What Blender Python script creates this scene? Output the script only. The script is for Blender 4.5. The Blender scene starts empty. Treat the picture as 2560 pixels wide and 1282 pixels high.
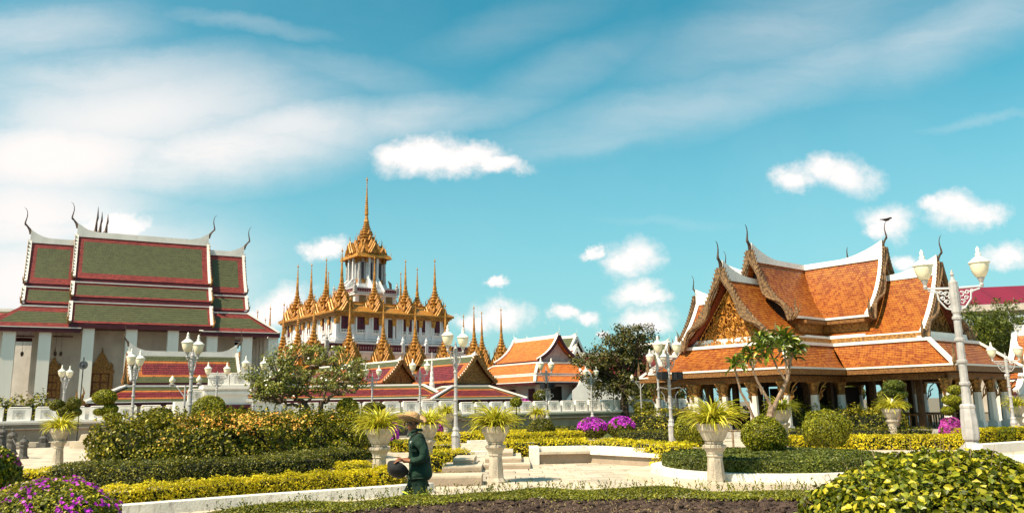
import bpy, math, random
import numpy as np
from mathutils import Vector, Matrix
random.seed(7); RS = np.random.RandomState(11)
D2R = math.radians
scn = bpy.context.scene
# ---------------------------------------------------------------- camera
H = 1.85; FPX = 2000.0
th = math.atan(369/2000); rho = D2R(1.0)
CAM = Vector((0, 0, H))
fwd = Vector((0, math.cos(th), math.sin(th)))
up0 = Vector((0, -math.sin(th), math.cos(th))); r0 = Vector((1, 0, 0))
rgt = r0*math.cos(rho) - up0*math.sin(rho)
upv = up0*math.cos(rho) + r0*math.sin(rho)
cd = bpy.data.cameras.new('camera'); cam = bpy.data.objects.new('camera', cd)
scn.collection.objects.link(cam)
M = Matrix((rgt, upv, -fwd)).transposed().to_4x4(); M.translation = CAM
cam.matrix_world = M
cd.sensor_width = 36; cd.lens = 36*FPX/2560; cd.clip_end = 3000; cd.clip_start = .1
scn.camera = cam
def ray(px, py): return rgt*((px-1280)/FPX) + upv*((641-py)/FPX) + fwd
def G(px, py, z=0.0):
    d = ray(px, py); return CAM + d*((z-H)/d.z)
def P(px, py, Y):
    d = ray(px, py); return CAM + d*(Y/d.y)
def hit(px, py, p, n):
    d = ray(px, py); return CAM + d*((Vector(p)-CAM).dot(n)/d.dot(n))
def zat(x, y, py):
    t = (641-py)/FPX; w = upv - fwd*t
    return H - (x*w.x + y*w.y)/w.z
# ---------------------------------------------------------------- light and sky
SUN_EL, SUN_AZ = 52, 232          # azimuth: the direction the light comes from, clockwise from +Y
saz, sel = D2R(SUN_AZ), D2R(SUN_EL)
sdir = Vector((math.sin(saz)*math.cos(sel), math.cos(saz)*math.cos(sel), math.sin(sel)))
sl = bpy.data.lights.new('sun', 'SUN'); sl.energy = 5.0; sl.angle = D2R(.53); sl.color = (1, .85, .64)
so = bpy.data.objects.new('sun', sl); scn.collection.objects.link(so)
so.rotation_euler = sdir.to_track_quat('Z', 'Y').to_euler(); so.location = (-60, -60, 90)
scn.view_settings.view_transform = 'Standard'; scn.view_settings.look = 'None'
scn.view_settings.exposure = 0.72; scn.view_settings.gamma = 1
scn.render.engine = 'CYCLES'
scn.cycles.max_bounces = 6; scn.cycles.transparent_max_bounces = 6; scn.cycles.caustics_reflective = False; scn.cycles.caustics_refractive = False
scn.cycles.use_denoising = True
w = bpy.data.worlds.new('World'); scn.world = w; w.use_nodes = True
nt = w.node_tree; nt.nodes.clear(); N = nt.nodes.new; L = nt.links.new
def wmath(op, a, b=None, c=None):
    n = N('ShaderNodeMath'); n.operation = op
    for i, x in enumerate((a, b, c)):
        if x is None: continue
        if isinstance(x, (int, float)): n.inputs[i].default_value = x
        else: L(x, n.inputs[i])
    return n.outputs[0]
out = N('ShaderNodeOutputWorld'); bg = N('ShaderNodeBackground'); bg.inputs[1].default_value = .104
L(bg.outputs[0], out.inputs[0])
sky = N('ShaderNodeTexSky'); sky.sky_type = 'NISHITA'; sky.sun_disc = False
sky.sun_elevation = sel; sky.sun_rotation = saz; sky.air_density = 1.0; sky.dust_density = .6; sky.ozone_density = 2.0
tint = N('ShaderNodeMix'); tint.data_type = 'RGBA'; tint.blend_type = 'MULTIPLY'; tint.inputs[0].default_value = 1
L(sky.outputs[0], tint.inputs[6]); tint.inputs[7].default_value = (.20, 1.02, .86, 1)
tc = N('ShaderNodeTexCoord'); sep = N('ShaderNodeSeparateXYZ'); L(tc.outputs['Generated'], sep.inputs[0])
ym = wmath('MAXIMUM', sep.outputs[1], .08)
u = wmath('DIVIDE', sep.outputs[0], ym); v = wmath('DIVIDE', sep.outputs[2], ym)
cmb = N('ShaderNodeCombineXYZ'); L(u, cmb.inputs[0]); L(v, cmb.inputs[1])
def noise(vec, scale, detail=5, rough=.55, dist=0):
    n = N('ShaderNodeTexNoise'); n.inputs['Scale'].default_value = scale; n.inputs['Detail'].default_value = detail
    n.inputs['Roughness'].default_value = rough; n.inputs['Distortion'].default_value = dist
    L(vec, n.inputs['Vector']); return n
def warp(amp, scale):
    n = noise(cmb.outputs[0], scale, 9, .68)
    s = N('ShaderNodeVectorMath'); s.operation = 'SUBTRACT'; L(n.outputs['Color'], s.inputs[0]); s.inputs[1].default_value = (.5, .5, .5)
    m = N('ShaderNodeVectorMath'); m.operation = 'MULTIPLY'; L(s.outputs[0], m.inputs[0]); m.inputs[1].default_value = (amp, amp*.7, 0)
    a = N('ShaderNodeVectorMath'); a.operation = 'ADD'; L(cmb.outputs[0], a.inputs[0]); L(m.outputs[0], a.inputs[1]); return a.outputs[0]
wc = warp(.085, 16); ws = warp(.10, 3.5)
def blob(vec, px, py, rx, ry, ang=0, inner=.55, outer=1.0, amt=1.0):
    d = ray(px, py); m = N('ShaderNodeMapping'); m.vector_type = 'TEXTURE'
    m.inputs[1].default_value = (d.x/d.y, d.z/d.y, 0); m.inputs[2].default_value = (0, 0, D2R(ang)); m.inputs[3].default_value = (rx/FPX, ry/FPX, 1)
    L(vec, m.inputs[0]); l = N('ShaderNodeVectorMath'); l.operation = 'LENGTH'; L(m.outputs[0], l.inputs[0])
    r = N('ShaderNodeMapRange'); r.interpolation_type = 'SMOOTHSTEP'; L(l.outputs['Value'], r.inputs[0])
    r.inputs[1].default_value = inner; r.inputs[2].default_value = outer; r.inputs[3].default_value = amt; r.inputs[4].default_value = 0
    return r.outputs[0]
def maxall(l):
    o = l[0]
    for x in l[1:]: o = wmath('MAXIMUM', o, x)
    return o
cumulus = [(1075,385,120,52,0),(1010,395,95,44,0),(1160,395,115,42,0),(1245,408,85,26,-6),
 (2120,440,75,45,-12),(2060,420,60,40,0),(1985,445,55,32,0),(2400,525,80,38,0),(2460,540,60,26,0),(2345,520,45,24,0),
 (2220,558,72,38,0),(2190,575,45,22,0),(1590,640,62,44,0),(1560,660,46,34,0),(1590,735,60,30,0),(1630,752,50,16,0),
 (1620,805,62,32,0),(1405,778,38,17,0),(1465,792,46,17,0),(1240,715,30,14,0),(2510,640,80,28,0),(2240,655,42,18,0),
 (1250,790,80,34,0),(1180,810,60,26,0),(820,620,62,28,0),(290,560,95,42,0),(250,575,60,30,0),(710,760,90,55,0),(650,800,60,40,0),(1510,830,18,10,0),(2130,740,120,20,0),(1490,632,30,12,0)]
cu = maxall([blob(wc, x, y, a*(1.45 if x < 1300 else 1.6), b*(1.6 if x < 1300 else 1.8), g, .15, .95, 1.0 if x < 1400 else .92) for x, y, a, b, g in cumulus])
soft = [(120,400,720,220,3,.98),(520,390,640,170,5,.86),(300,300,840,250,6,.80),(700,330,560,140,3,.72),(150,700,800,330,0,.95),(60,540,620,260,0,.9),(1000,300,420,110,6,.5),(1150,300,420,80,14,.35),(850,180,500,90,-12,.25),(60,100,600,190,4,.5),(250,220,800,190,2,.62)]
streak = [(1650,280,760,130,13,.36),(2000,190,740,140,18,.36),(2400,70,600,170,20,.42),(1500,360,520,60,10,.28),(2000,60,760,200,14,.32),(1500,320,420,28,8,.30),(2000,150,640,40,22,.28),(1400,180,560,110,22,.2),(1250,80,520,110,16,.14),(2450,300,320,24,8,.18),(1700,560,300,20,-4,.10),(300,150,500,60,-6,.25),(600,60,400,50,-10,.28)]
sm = maxall([blob(ws, x, y, a, b, g, 0, 1.0, k) for x, y, a, b, g, k in soft])
st = maxall([blob(ws, x, y, a, b, g, 0, 1.0, k) for x, y, a, b, g, k in streak])
mp = N('ShaderNodeMapping'); mp.inputs[2].default_value = (0, 0, D2R(-14)); mp.inputs[3].default_value = (1.2, 5.5, 1); L(ws, mp.inputs[0])
fib = noise(mp.outputs[0], 3.2, 7, .6, .4)
fm = N('ShaderNodeMapRange'); L(fib.outputs['Fac'], fm.inputs[0]); fm.inputs[1].default_value = .25; fm.inputs[2].default_value = .72; fm.inputs[3].default_value = .45; fm.inputs[4].default_value = 1.1
low = N('ShaderNodeMapRange'); low.interpolation_type = 'SMOOTHSTEP'; L(sep.outputs[2], low.inputs[0]); low.inputs[1].default_value = -.02; low.inputs[2].default_value = .46; low.inputs[3].default_value = .85; low.inputs[4].default_value = 0
cir = wmath('MULTIPLY', wmath('MAXIMUM', st, wmath('MULTIPLY', sm, .98)), wmath('MINIMUM', wmath('ADD', fm.outputs[0], wmath('MULTIPLY', sm, .45)), 1.1))
# the rest of the sky, all round: the same thin cirrus by direction
g2 = noise(tc.outputs['Generated'], 2.2, 7, .6, .5)
gm = N('ShaderNodeMapRange'); L(g2.outputs['Fac'], gm.inputs[0]); gm.inputs[1].default_value = .40; gm.inputs[2].default_value = .66; gm.inputs[3].default_value = 0; gm.inputs[4].default_value = .45
bk = N('ShaderNodeMapRange'); L(sep.outputs[1], bk.inputs[0]); bk.inputs[1].default_value = .45; bk.inputs[2].default_value = .1; bk.inputs[3].default_value = .12; bk.inputs[4].default_value = 1
oth = wmath('MULTIPLY', gm.outputs[0], bk.outputs[0])
allc = wmath('MINIMUM', maxall([cu, cir, oth]), 1.0); 
ccol = N('ShaderNodeMix'); ccol.data_type = 'RGBA'; L(cu, ccol.inputs[0]); ccol.inputs[6].default_value = (6.1, 5.75, 5.6, 1); ccol.inputs[7].default_value = (6.9, 6.3, 6.05, 1)
mix = N('ShaderNodeMix'); mix.data_type = 'RGBA'; L(allc, mix.inputs[0]); hz = N('ShaderNodeMix'); hz.data_type = 'RGBA'; L(low.outputs[0], hz.inputs[0]); L(tint.outputs[2], hz.inputs[6]); hz.inputs[7].default_value = (2.5, 3.9, 4.2, 1)
L(hz.outputs[2], mix.inputs[6]); L(ccol.outputs[2], mix.inputs[7])
L(mix.outputs[2], bg.inputs[0])
# ---------------------------------------------------------------- object helpers
COL = scn.collection
def tag(o, label=None, cat=None, group=None, kind=None):
    if label: o['label'] = label
    if cat: o['category'] = cat
    if group: o['group'] = group
    if kind: o['kind'] = kind
    return o
def thing(name, label, cat, loc=(0, 0, 0), rz=0.0, group=None, kind=None, scale=1.0):
    o = bpy.data.objects.new(name, None); COL.objects.link(o); o.empty_display_size = .2
    o.location = loc; o.rotation_euler = (0, 0, rz); o.scale = (scale,)*3
    return tag(o, label, cat, group, kind)
def copy_tree(o, parent=None):
    c = o.copy(); COL.objects.link(c); c.parent = parent
    if parent is not None: c.matrix_parent_inverse = o.matrix_parent_inverse
    for ch in list(o.children): copy_tree(ch, c)
    return c
def dup(o, loc, rz=0.0, label=None, scale=1.0):
    c = copy_tree(o); c.location = loc; c.rotation_euler = (0, 0, rz); c.scale = (scale,)*3
    if label: c['label'] = label
    return c
class MB:
    def __init__(s, T=None): s.v = []; s.f = []; s.uv = []; s.T = T
    def add(s, vs, fs, uvs=None):
        k = len(s.v)
        if s.T is not None: vs = [s.T @ Vector(p) for p in vs]
        s.v += [tuple(p) for p in vs]
        for i, f in enumerate(fs):
            s.f.append(tuple(k+j for j in f)); s.uv.append(uvs[i] if uvs else None)
    def quad(s, a, b, c, d, uv=None): s.add([a, b, c, d], [(0, 1, 2, 3)], [uv] if uv else None)
    def box(s, c, size, rz=0.0, top=1.0):
        x, y, z = size[0]/2, size[1]/2, size[2]; ca, sa = math.cos(rz), math.sin(rz); vs = []
        for k, q in ((0, 1.0), (z, top)):
            for a, b in ((-x, -y), (x, -y), (x, y), (-x, y)):
                a *= q; b *= q; vs.append((c[0]+a*ca-b*sa, c[1]+a*sa+b*ca, c[2]+k))
        s.add(vs, [(3, 2, 1, 0), (4, 5, 6, 7), (0, 1, 5, 4), (1, 2, 6, 5), (2, 3, 7, 6), (3, 0, 4, 7)])
    def prism(s, poly, z0, z1):           # polygon (ccw) extruded upwards
        n = len(poly); vs = [(p[0], p[1], z0) for p in poly]+[(p[0], p[1], z1) for p in poly]
        s.add(vs, [tuple(reversed(range(n))), tuple(range(n, 2*n))]+[(i, (i+1) % n, n+(i+1) % n, n+i) for i in range(n)])
    def slab(s, pts, t):                  # planar outline pts (3D) given thickness vector t
        n = len(pts); t = Vector(t); vs = [Vector(p) for p in pts]; vs += [p+t for p in vs]
        s.add(vs, [tuple(reversed(range(n))), tuple(range(n, 2*n))]+[(i, (i+1) % n, n+(i+1) % n, n+i) for i in range(n)])
    def lathe(s, prof, n=12, c=(0, 0, 0), ph=0.0, star=None, sq=(1, 1)):
        vs = []
        for r, z in prof:
            for i in range(n):
                a = ph+2*math.pi*i/n; q = r*(1 if star is None else star[i % len(star)])
                vs.append((c[0]+q*math.cos(a)*sq[0], c[1]+q*math.sin(a)*sq[1], c[2]+z))
        m = len(prof); fs = [(j*n+i, j*n+(i+1) % n, (j+1)*n+(i+1) % n, (j+1)*n+i) for j in range(m-1) for i in range(n)]
        fs += [tuple(reversed(range(n))), tuple(range((m-1)*n, m*n))]
        s.add(vs, fs)
    def tube(s, pts, rad, n=6, flat=1.0):
        pts = [Vector(p) for p in pts]; m = len(pts)
        if isinstance(rad, (int, float)): rad = [rad]*m
        vs = []; prev = None
        for i, p in enumerate(pts):
            d = (pts[min(i+1, m-1)]-pts[max(i-1, 0)]).normalized()
            if prev is None: a = d.orthogonal().normalized() if abs(d.z) > .9 else d.cross(Vector((0, 0, 1))).normalized()
            else: a = (prev-d*prev.dot(d)).normalized()
            prev = a; b = d.cross(a)
            for k in range(n):
                g = 2*math.pi*k/n; vs.append(p+(a*math.cos(g)*flat+b*math.sin(g))*rad[i])
        fs = [(j*n+i, j*n+(i+1) % n, (j+1)*n+(i+1) % n, (j+1)*n+i) for j in range(m-1) for i in range(n)]
        fs += [tuple(reversed(range(n))), tuple(range((m-1)*n, m*n))]
        s.add(vs, fs)
    def sweep(s, pts, w, h, off=0.0):     # rectangular section, w across (horizontal), h upwards
        pts = [Vector(p) for p in pts]; m = len(pts); vs = []
        for i, p in enumerate(pts):
            d = (pts[min(i+1, m-1)]-pts[max(i-1, 0)]).normalized()
            sd = d.cross(Vector((0, 0, 1)))
            sd = sd.normalized() if sd.length > 1e-4 else Vector((1, 0, 0)); u_ = sd.cross(d).normalized()
            for a, b in ((-w/2, off), (w/2, off), (w/2, off+h), (-w/2, off+h)): vs.append(p+sd*a+u_*b)
        fs = [(j*4+i, j*4+(i+1) % 4, (j+1)*4+(i+1) % 4, (j+1)*4+i) for j in range(m-1) for i in range(4)]
        fs += [(3, 2, 1, 0), tuple(range((m-1)*4, m*4))]
        s.add(vs, fs)
    def mesh(s, name, mat, smooth=False):
        me = bpy.data.meshes.new(name); me.from_pydata(s.v, [], s.f)
        if any(x is not None for x in s.uv):
            ul = me.uv_layers.new(name='UVMap'); data = np.zeros((len(me.loops), 2), dtype=np.float32); k = 0
            for f, q in zip(s.f, s.uv):
                if q is not None: data[k:k+len(f)] = q
                k += len(f)
            ul.data.foreach_set('uv', data.ravel())
        me.materials.append(mat)
        if smooth: me.polygons.foreach_set('use_smooth', [True]*len(me.polygons))
        me.update(); return me
    def build(s, name, mat, parent=None, smooth=False, **k):
        if not s.f: return None
        me = s.mesh(name, mat, smooth)
        import bmesh
        bm = bmesh.new(); bm.from_mesh(me); bmesh.ops.recalc_face_normals(bm, faces=bm.faces); bm.to_mesh(me); bm.free()
        o = bpy.data.objects.new(name, me); COL.objects.link(o); o.parent = parent
        if smooth == 'auto' : pass
        return tag(o, **k) if k else o
def link(name, me, parent=None, loc=None, rot=None, sc=None):
    o = bpy.data.objects.new(name, me); COL.objects.link(o); o.parent = parent
    if loc is not None: o.location = loc
    if rot is not None: o.rotation_euler = rot
    if sc is not None: o.scale = sc if hasattr(sc, '__len__') else (sc,)*3
    return o
# ---------------------------------------------------------------- materials
def newmat(name):
    m = bpy.data.materials.new(name); m.use_nodes = True; t = m.node_tree
    return m, t, t.nodes['Principled BSDF'], t.nodes.new, t.links.new
def mat(name, c, rough=.6, metal=0, var=.18, scale=3.0, bump=.1, bscale=30, c2=None, spec=.3, dirt=0):
    m, t, b, n, l = newmat(name)
    co = n('ShaderNodeTexCoord')
    no = n('ShaderNodeTexNoise'); no.inputs['Scale'].default_value = scale; no.inputs['Detail'].default_value = 6; l(co.outputs['Object'], no.inputs['Vector'])
    r = n('ShaderNodeValToRGB'); e = r.color_ramp.elements; e[0].position = .32; e[1].position = .68
    c2 = c2 or tuple(x*(1-var*1.6) for x in c)
    e[0].color = (*c2, 1); e[1].color = (*[min(1, x*(1+var*.5)) for x in c], 1)
    l(no.outputs['Fac'], r.inputs[0]); src = r.outputs[0]
    if dirt:
        n3 = n('ShaderNodeTexNoise'); n3.inputs['Scale'].default_value = scale*4; n3.inputs['Detail'].default_value = 8; n3.inputs['Roughness'].default_value = .7
        mpn = n('ShaderNodeMapping'); mpn.inputs[3].default_value = (1, 1, .25); l(co.outputs['Object'], mpn.inputs[0]); l(mpn.outputs[0], n3.inputs['Vector'])
        rr = n('ShaderNodeMapRange'); rr.inputs[1].default_value = .52; rr.inputs[2].default_value = .75; rr.inputs[3].default_value = 0; rr.inputs[4].default_value = dirt; l(n3.outputs['Fac'], rr.inputs[0])
        mx = n('ShaderNodeMix'); mx.data_type = 'RGBA'; l(rr.outputs[0], mx.inputs[0]); l(src, mx.inputs[6]); mx.inputs[7].default_value = (.16, .13, .10, 1); src = mx.outputs[2]
    l(src, b.inputs['Base Color']); b.inputs['Roughness'].default_value = rough; b.inputs['Metallic'].default_value = metal
    b.inputs['Specular IOR Level'].default_value = spec
    if bump:
        n2 = n('ShaderNodeTexNoise'); n2.inputs['Scale'].default_value = bscale; n2.inputs['Detail'].default_value = 5; l(co.outputs['Object'], n2.inputs['Vector'])
        bp = n('ShaderNodeBump'); bp.inputs['Strength'].default_value = bump; bp.inputs['Distance'].default_value = .05; l(n2.outputs['Fac'], bp.inputs['Height']); l(bp.outputs[0], b.inputs['Normal'])
    return m
def tile_mat(name, c1, c2, dark, tw=.22, thh=.2, gloss=.35, stain=.35):
    m, t, b, n, l = newmat(name)
    uvn = n('ShaderNodeTexCoord'); br = n('ShaderNodeTexBrick'); l(uvn.outputs['UV'], br.inputs['Vector'])
    br.inputs['Scale'].default_value = 1; br.inputs['Brick Width'].default_value = tw; br.inputs['Row Height'].default_value = thh
    br.inputs['Mortar Size'].default_value = min(tw, thh)*.09; br.inputs['Mortar Smooth'].default_value = .3; br.inputs['Bias'].default_value = 0
    br.inputs['Color1'].default_value = (1, 1, 1, 1); br.inputs['Color2'].default_value = (1, 1, 1, 1); br.inputs['Mortar'].default_value = (0, 0, 0, 1)
    sx = n('ShaderNodeSeparateXYZ'); l(uvn.outputs['UV'], sx.inputs[0])
    def M_(op, a, b=None):
        q = n('ShaderNodeMath'); q.operation = op
        for k, x in enumerate((a, b)):
            if x is None: continue
            if isinstance(x, (int, float)): q.inputs[k].default_value = x
            else: l(x, q.inputs[k])
        return q.outputs[0]
    rw = M_('FLOOR', M_('DIVIDE', sx.outputs[1], thh)); cl = M_('FLOOR', M_('ADD', M_('DIVIDE', sx.outputs[0], tw), M_('MULTIPLY', rw, .5)))
    cv = n('ShaderNodeCombineXYZ'); l(rw, cv.inputs[0]); l(cl, cv.inputs[1]); wn = n('ShaderNodeTexWhiteNoise'); l(cv.outputs[0], wn.inputs['Vector'])
    rp = n('ShaderNodeValToRGB'); rp.color_ramp.elements[0].position = .05; rp.color_ramp.elements[0].color = (*[x*.75+y*.25 for x, y in zip(c2, dark)], 1)
    rp.color_ramp.elements[1].position = .95; rp.color_ramp.elements[1].color = (*c1, 1); e_ = rp.color_ramp.elements.new(.45); e_.color = (*[(x+y)/2 for x, y in zip(c1, c2)], 1); l(wn.outputs['Value'], rp.inputs[0])
    mo = n('ShaderNodeMix'); mo.data_type = 'RGBA'; l(M_('MULTIPLY', br.outputs['Fac'], .75), mo.inputs[0]); l(rp.outputs[0], mo.inputs[6]); mo.inputs[7].default_value = (*dark, 1)
    no = n('ShaderNodeTexNoise'); no.inputs['Scale'].default_value = .9; no.inputs['Detail'].default_value = 8; no.inputs['Roughness'].default_value = .65; l(uvn.outputs['Object'], no.inputs['Vector'])
    rr = n('ShaderNodeMapRange'); rr.inputs[1].default_value = .45; rr.inputs[2].default_value = .75; rr.inputs[3].default_value = 0; rr.inputs[4].default_value = stain; l(no.outputs['Fac'], rr.inputs[0])
    mx = n('ShaderNodeMix'); mx.data_type = 'RGBA'; l(rr.outputs[0], mx.inputs[0]); l(mo.outputs[2], mx.inputs[6]); mx.inputs[7].default_value = (*dark, 1)
    l(mx.outputs[2], b.inputs['Base Color']); b.inputs['Roughness'].default_value = gloss; b.inputs['Specular IOR Level'].default_value = .4
    bp = n('ShaderNodeBump'); bp.inputs['Strength'].default_value = .5; bp.inputs['Distance'].default_value = .02; l(br.outputs['Fac'], bp.inputs['Height']); bp.invert = True; l(bp.outputs[0], b.inputs['Normal'])
    return m
def leaf_mat(name, cols, trans=.25, rough=.45, spec=.35):
    m, t, b, n, l = newmat(name)
    g = n('ShaderNodeNewGeometry'); r = n('ShaderNodeValToRGB'); cr = r.color_ramp
    while len(cr.elements) < len(cols): cr.elements.new(.5)
    for i, (p_, c) in enumerate(cols): cr.elements[i].position = p_; cr.elements[i].color = (*c, 1)
    l(g.outputs['Random Per Island'], r.inputs[0])
    co = n('ShaderNodeTexCoord'); no = n('ShaderNodeTexNoise'); no.inputs['Scale'].default_value = 1.3; no.inputs['Detail'].default_value = 4; l(co.outputs['Object'], no.inputs['Vector'])
    hs = n('ShaderNodeHueSaturation'); mr = n('ShaderNodeMapRange'); mr.inputs[1].default_value = .3; mr.inputs[2].default_value = .7; mr.inputs[3].default_value = .80; mr.inputs[4].default_value = 1.5
    l(no.outputs['Fac'], mr.inputs[0]); l(mr.outputs[0], hs.inputs['Value']); l(r.outputs[0], hs.inputs['Color'])
    l(hs.outputs[0], b.inputs['Base Color']); b.inputs['Roughness'].default_value = rough; b.inputs['Specular IOR Level'].default_value = spec
    if trans:
        tr = n('ShaderNodeBsdfTranslucent'); l(hs.outputs[0], tr.inputs[0]); ms = n('ShaderNodeMixShader'); ms.inputs[0].default_value = trans
        l(b.outputs[0], ms.inputs[1]); l(tr.outputs[0], ms.inputs[2]); l(ms.outputs[0], t.nodes['Material Output'].inputs[0])
    return m
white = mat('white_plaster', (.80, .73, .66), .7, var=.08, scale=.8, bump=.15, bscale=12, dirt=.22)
white2 = mat('white_paint', (.84, .79, .73), .55, var=.05, scale=2, bump=.08, dirt=.12)
kerbw = mat('kerb_paint', (.80, .75, .67), .65, var=.08, scale=2, bump=.3, bscale=20, dirt=.75)
beige = mat('beige_render', (.40, .31, .23), .8, var=.15, scale=1.5, bump=.3, dirt=.3)
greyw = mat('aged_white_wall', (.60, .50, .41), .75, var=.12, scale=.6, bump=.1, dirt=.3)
maroon = mat('maroon_wood', (.075, .010, .016), .5, var=.2, scale=2)
darkred = mat('dark_red_panel', (.10, .012, .025), .45, var=.25, scale=4)
gold = mat('gilded_stucco', (.58, .27, .045), .5, .15, var=.35, scale=9, bump=.6, bscale=16, c2=(.22, .09, .015), spec=.4)
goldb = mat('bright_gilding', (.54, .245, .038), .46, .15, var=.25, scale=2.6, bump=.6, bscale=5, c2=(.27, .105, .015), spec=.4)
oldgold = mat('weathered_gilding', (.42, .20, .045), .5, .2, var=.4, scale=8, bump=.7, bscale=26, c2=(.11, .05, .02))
carve = mat('weathered_carving', (.26, .15, .065), .65, 0, var=.4, scale=7, bump=.8, bscale=26, c2=(.065, .038, .025))
horn = mat('dark_bronze_horn', (.10, .06, .04), .6, .1, var=.4, scale=8, bump=.4)
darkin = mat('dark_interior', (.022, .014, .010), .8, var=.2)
woodgold = mat('gilded_timber', (.27, .125, .035), .55, .1, var=.35, scale=12, bump=.5, bscale=20, c2=(.12, .045, .015))
stone = mat('grey_stone', (.42, .39, .34), .8, var=.2, scale=4, bump=.5, bscale=30, dirt=.3)
urnm = mat('weathered_white_urn', (.54, .46, .36), .75, var=.2, scale=3, bump=.35, bscale=25, dirt=.85)
postm = mat('silver_grey_post', (.47, .44, .43), .45, .1, var=.15, scale=5, bump=.25, dirt=.3)
opal = mat('opal_glass', (.86, .76, .55), .22, var=.05, scale=3, bump=0, spec=.6)
capm = mat('lamp_cap', (.86, .82, .72), .35, var=.06, bump=.05, spec=.5)
black = mat('black_metal', (.015, .015, .017), .4, var=.2)
bark = mat('bark', (.20, .135, .09), .9, var=.3, scale=8, bump=.9, bscale=30)
barkp = mat('pale_bark', (.34, .24, .16), .85, var=.3, scale=9, bump=.8, bscale=26, c2=(.14, .09, .06))
barkd = mat('dark_bark', (.07, .045, .032), .9, var=.3, scale=8, bump=.9)
core_m = mat('leaf_shade_core', (.022, .026, .009), .95, var=.4, scale=8, bump=.6)  # near-black solid added inside foliage to block light
dirtm = mat('garden_earth', (.10, .068, .045), .95, var=.35, scale=5, bump=.8, bscale=25)
O1 = (.66, .20, .022); O2 = (.50, .095, .014)
t_orange = tile_mat('orange_tiles', (.50, .175, .024), (.31, .068, .012), (.15, .035, .012), .15, .15, .42, .5)
t_orange2 = tile_mat('plain_orange_tiles', (.66, .20, .035), (.52, .14, .025), (.35, .09, .02), .3, .25, .5, .2)
t_green = tile_mat('olive_green_tiles', (.095, .100, .036), (.078, .083, .029), (.045, .045, .02), .3, .26, .45)
t_red = tile_mat('brick_red_tiles', (.29, .038, .028), (.19, .024, .018), (.10, .015, .012), .3, .26, .45)
t_crim = tile_mat('crimson_tiles', (.22, .026, .028), (.15, .018, .020), (.07, .010, .010), .3, .26, .4)
t_gold = tile_mat('gold_roof_tiles', (.46, .21, .03), (.36, .15, .022), (.3, .11, .02), .5, .4, .5)
t_band = tile_mat('rust_orange_tiles', (.52, .16, .03), (.40, .11, .022), (.18, .05, .015), .3, .25, .5, .3)
t_redmetal = tile_mat('magenta_red_roof', (.22, .010, .028), (.18, .010, .024), (.14, .006, .02), .6, 8, .45, .1)
# ---------------------------------------------------------------- roof pieces
def panel(field, rings, a, b, c, d, row=.3, sag=0.0, lift=.02):
    a, b, c, d = map(Vector, (a, b, c, d))
    U = max((b-a).length, (c-d).length); V = ((a+b)/2-(c+d)/2).length
    n = (b-a if (b-a).length > .01 else c-d).cross(d-a if (d-a).length > .01 else c-b).normalized()
    if n.z < 0: n = -n
    cum = []; k = 0
    for wd, mb in rings: k += wd; cum.append(k)
    us = sorted({0.0, 1.0, *[x/U for x in cum if x < U/2], *[1-x/U for x in cum if x < U/2]})
    nr = max(2, int(round(V/row)))
    def pt(s, t):
        p = a.lerp(b, s).lerp(d.lerp(c, s), t)
        return p - n*(sag*4*t*(1-t))
    for i in range(nr):
        t0, t1 = i/nr, (i+1)/nr; tcn = (t0+t1)/2
        for j in range(len(us)-1):
            s0, s1 = us[j], us[j+1]; sc = (s0+s1)/2
            dd = min(sc*U, (1-sc)*U, tcn*V, (1-tcn)*V); mb = field
            for (wd, m_), cu_ in zip(rings, cum):
                if dd < cu_: mb = m_; break
            p0, p1 = pt(s0, t0), pt(s1, t0); q0, q1 = pt(s0, t1), pt(s1, t1)
            mb.quad(p0, p1, q1+n*lift, q0+n*lift, [(s0*U, t0*V), (s1*U, t0*V), (s1*U, t1*V), (s0*U, t1*V)])
            mb.quad(q0+n*lift, q1+n*lift, q1, q0, [(s0*U, t1*V)]*4)
    return pt
CH = [(-.02, -.05, .055), (.0, .06, .06), (.05, .15, .042), (.13, .26, .03), (.20, .33, .036), (.205, .40, .026), (.18, .52, .020), (.155, .66, .016), (.16, .80, .012), (.20, .92, .009), (.28, 1.0, .004)]
def horn_(mb, p, o, h, k=1.0, bend=1.0):
    p = Vector(p); o = Vector(o)
    mb.tube([p+o*(x*h*bend)+Vector((0, 0, z*h)) for x, z, r in CH], [r*h*k for x, z, r in CH], 6, .7)
def hook(mb, p, o, h, k=1.0):             # small flame-like finial at the foot of a bargeboard
    p = Vector(p); o = Vector(o); Z = Vector((0, 0, 1))
    q = [(-.15, -.1, .09), (.12, .02, .12), (.28, .2, .10), (.22, .42, .07), (.12, .6, .06), (.16, .8, .035), (.24, 1, .008)]
    mb.tube([p+o*(x*h)+Z*(z*h) for x, z, r in q], [r*h*k for x, z, r in q], 5, .7)
    for s, z0 in ((-.10, .45), (.42, .35)):
        mb.tube([p+o*(.2*h)+Z*(.15*h), p+o*((.2+s*.6)*h)+Z*(z0*h*.8), p+o*((.2+s*.8)*h)+Z*((z0+.28)*h)], [.05*h*k, .045*h*k, .006*h], 4)
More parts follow.
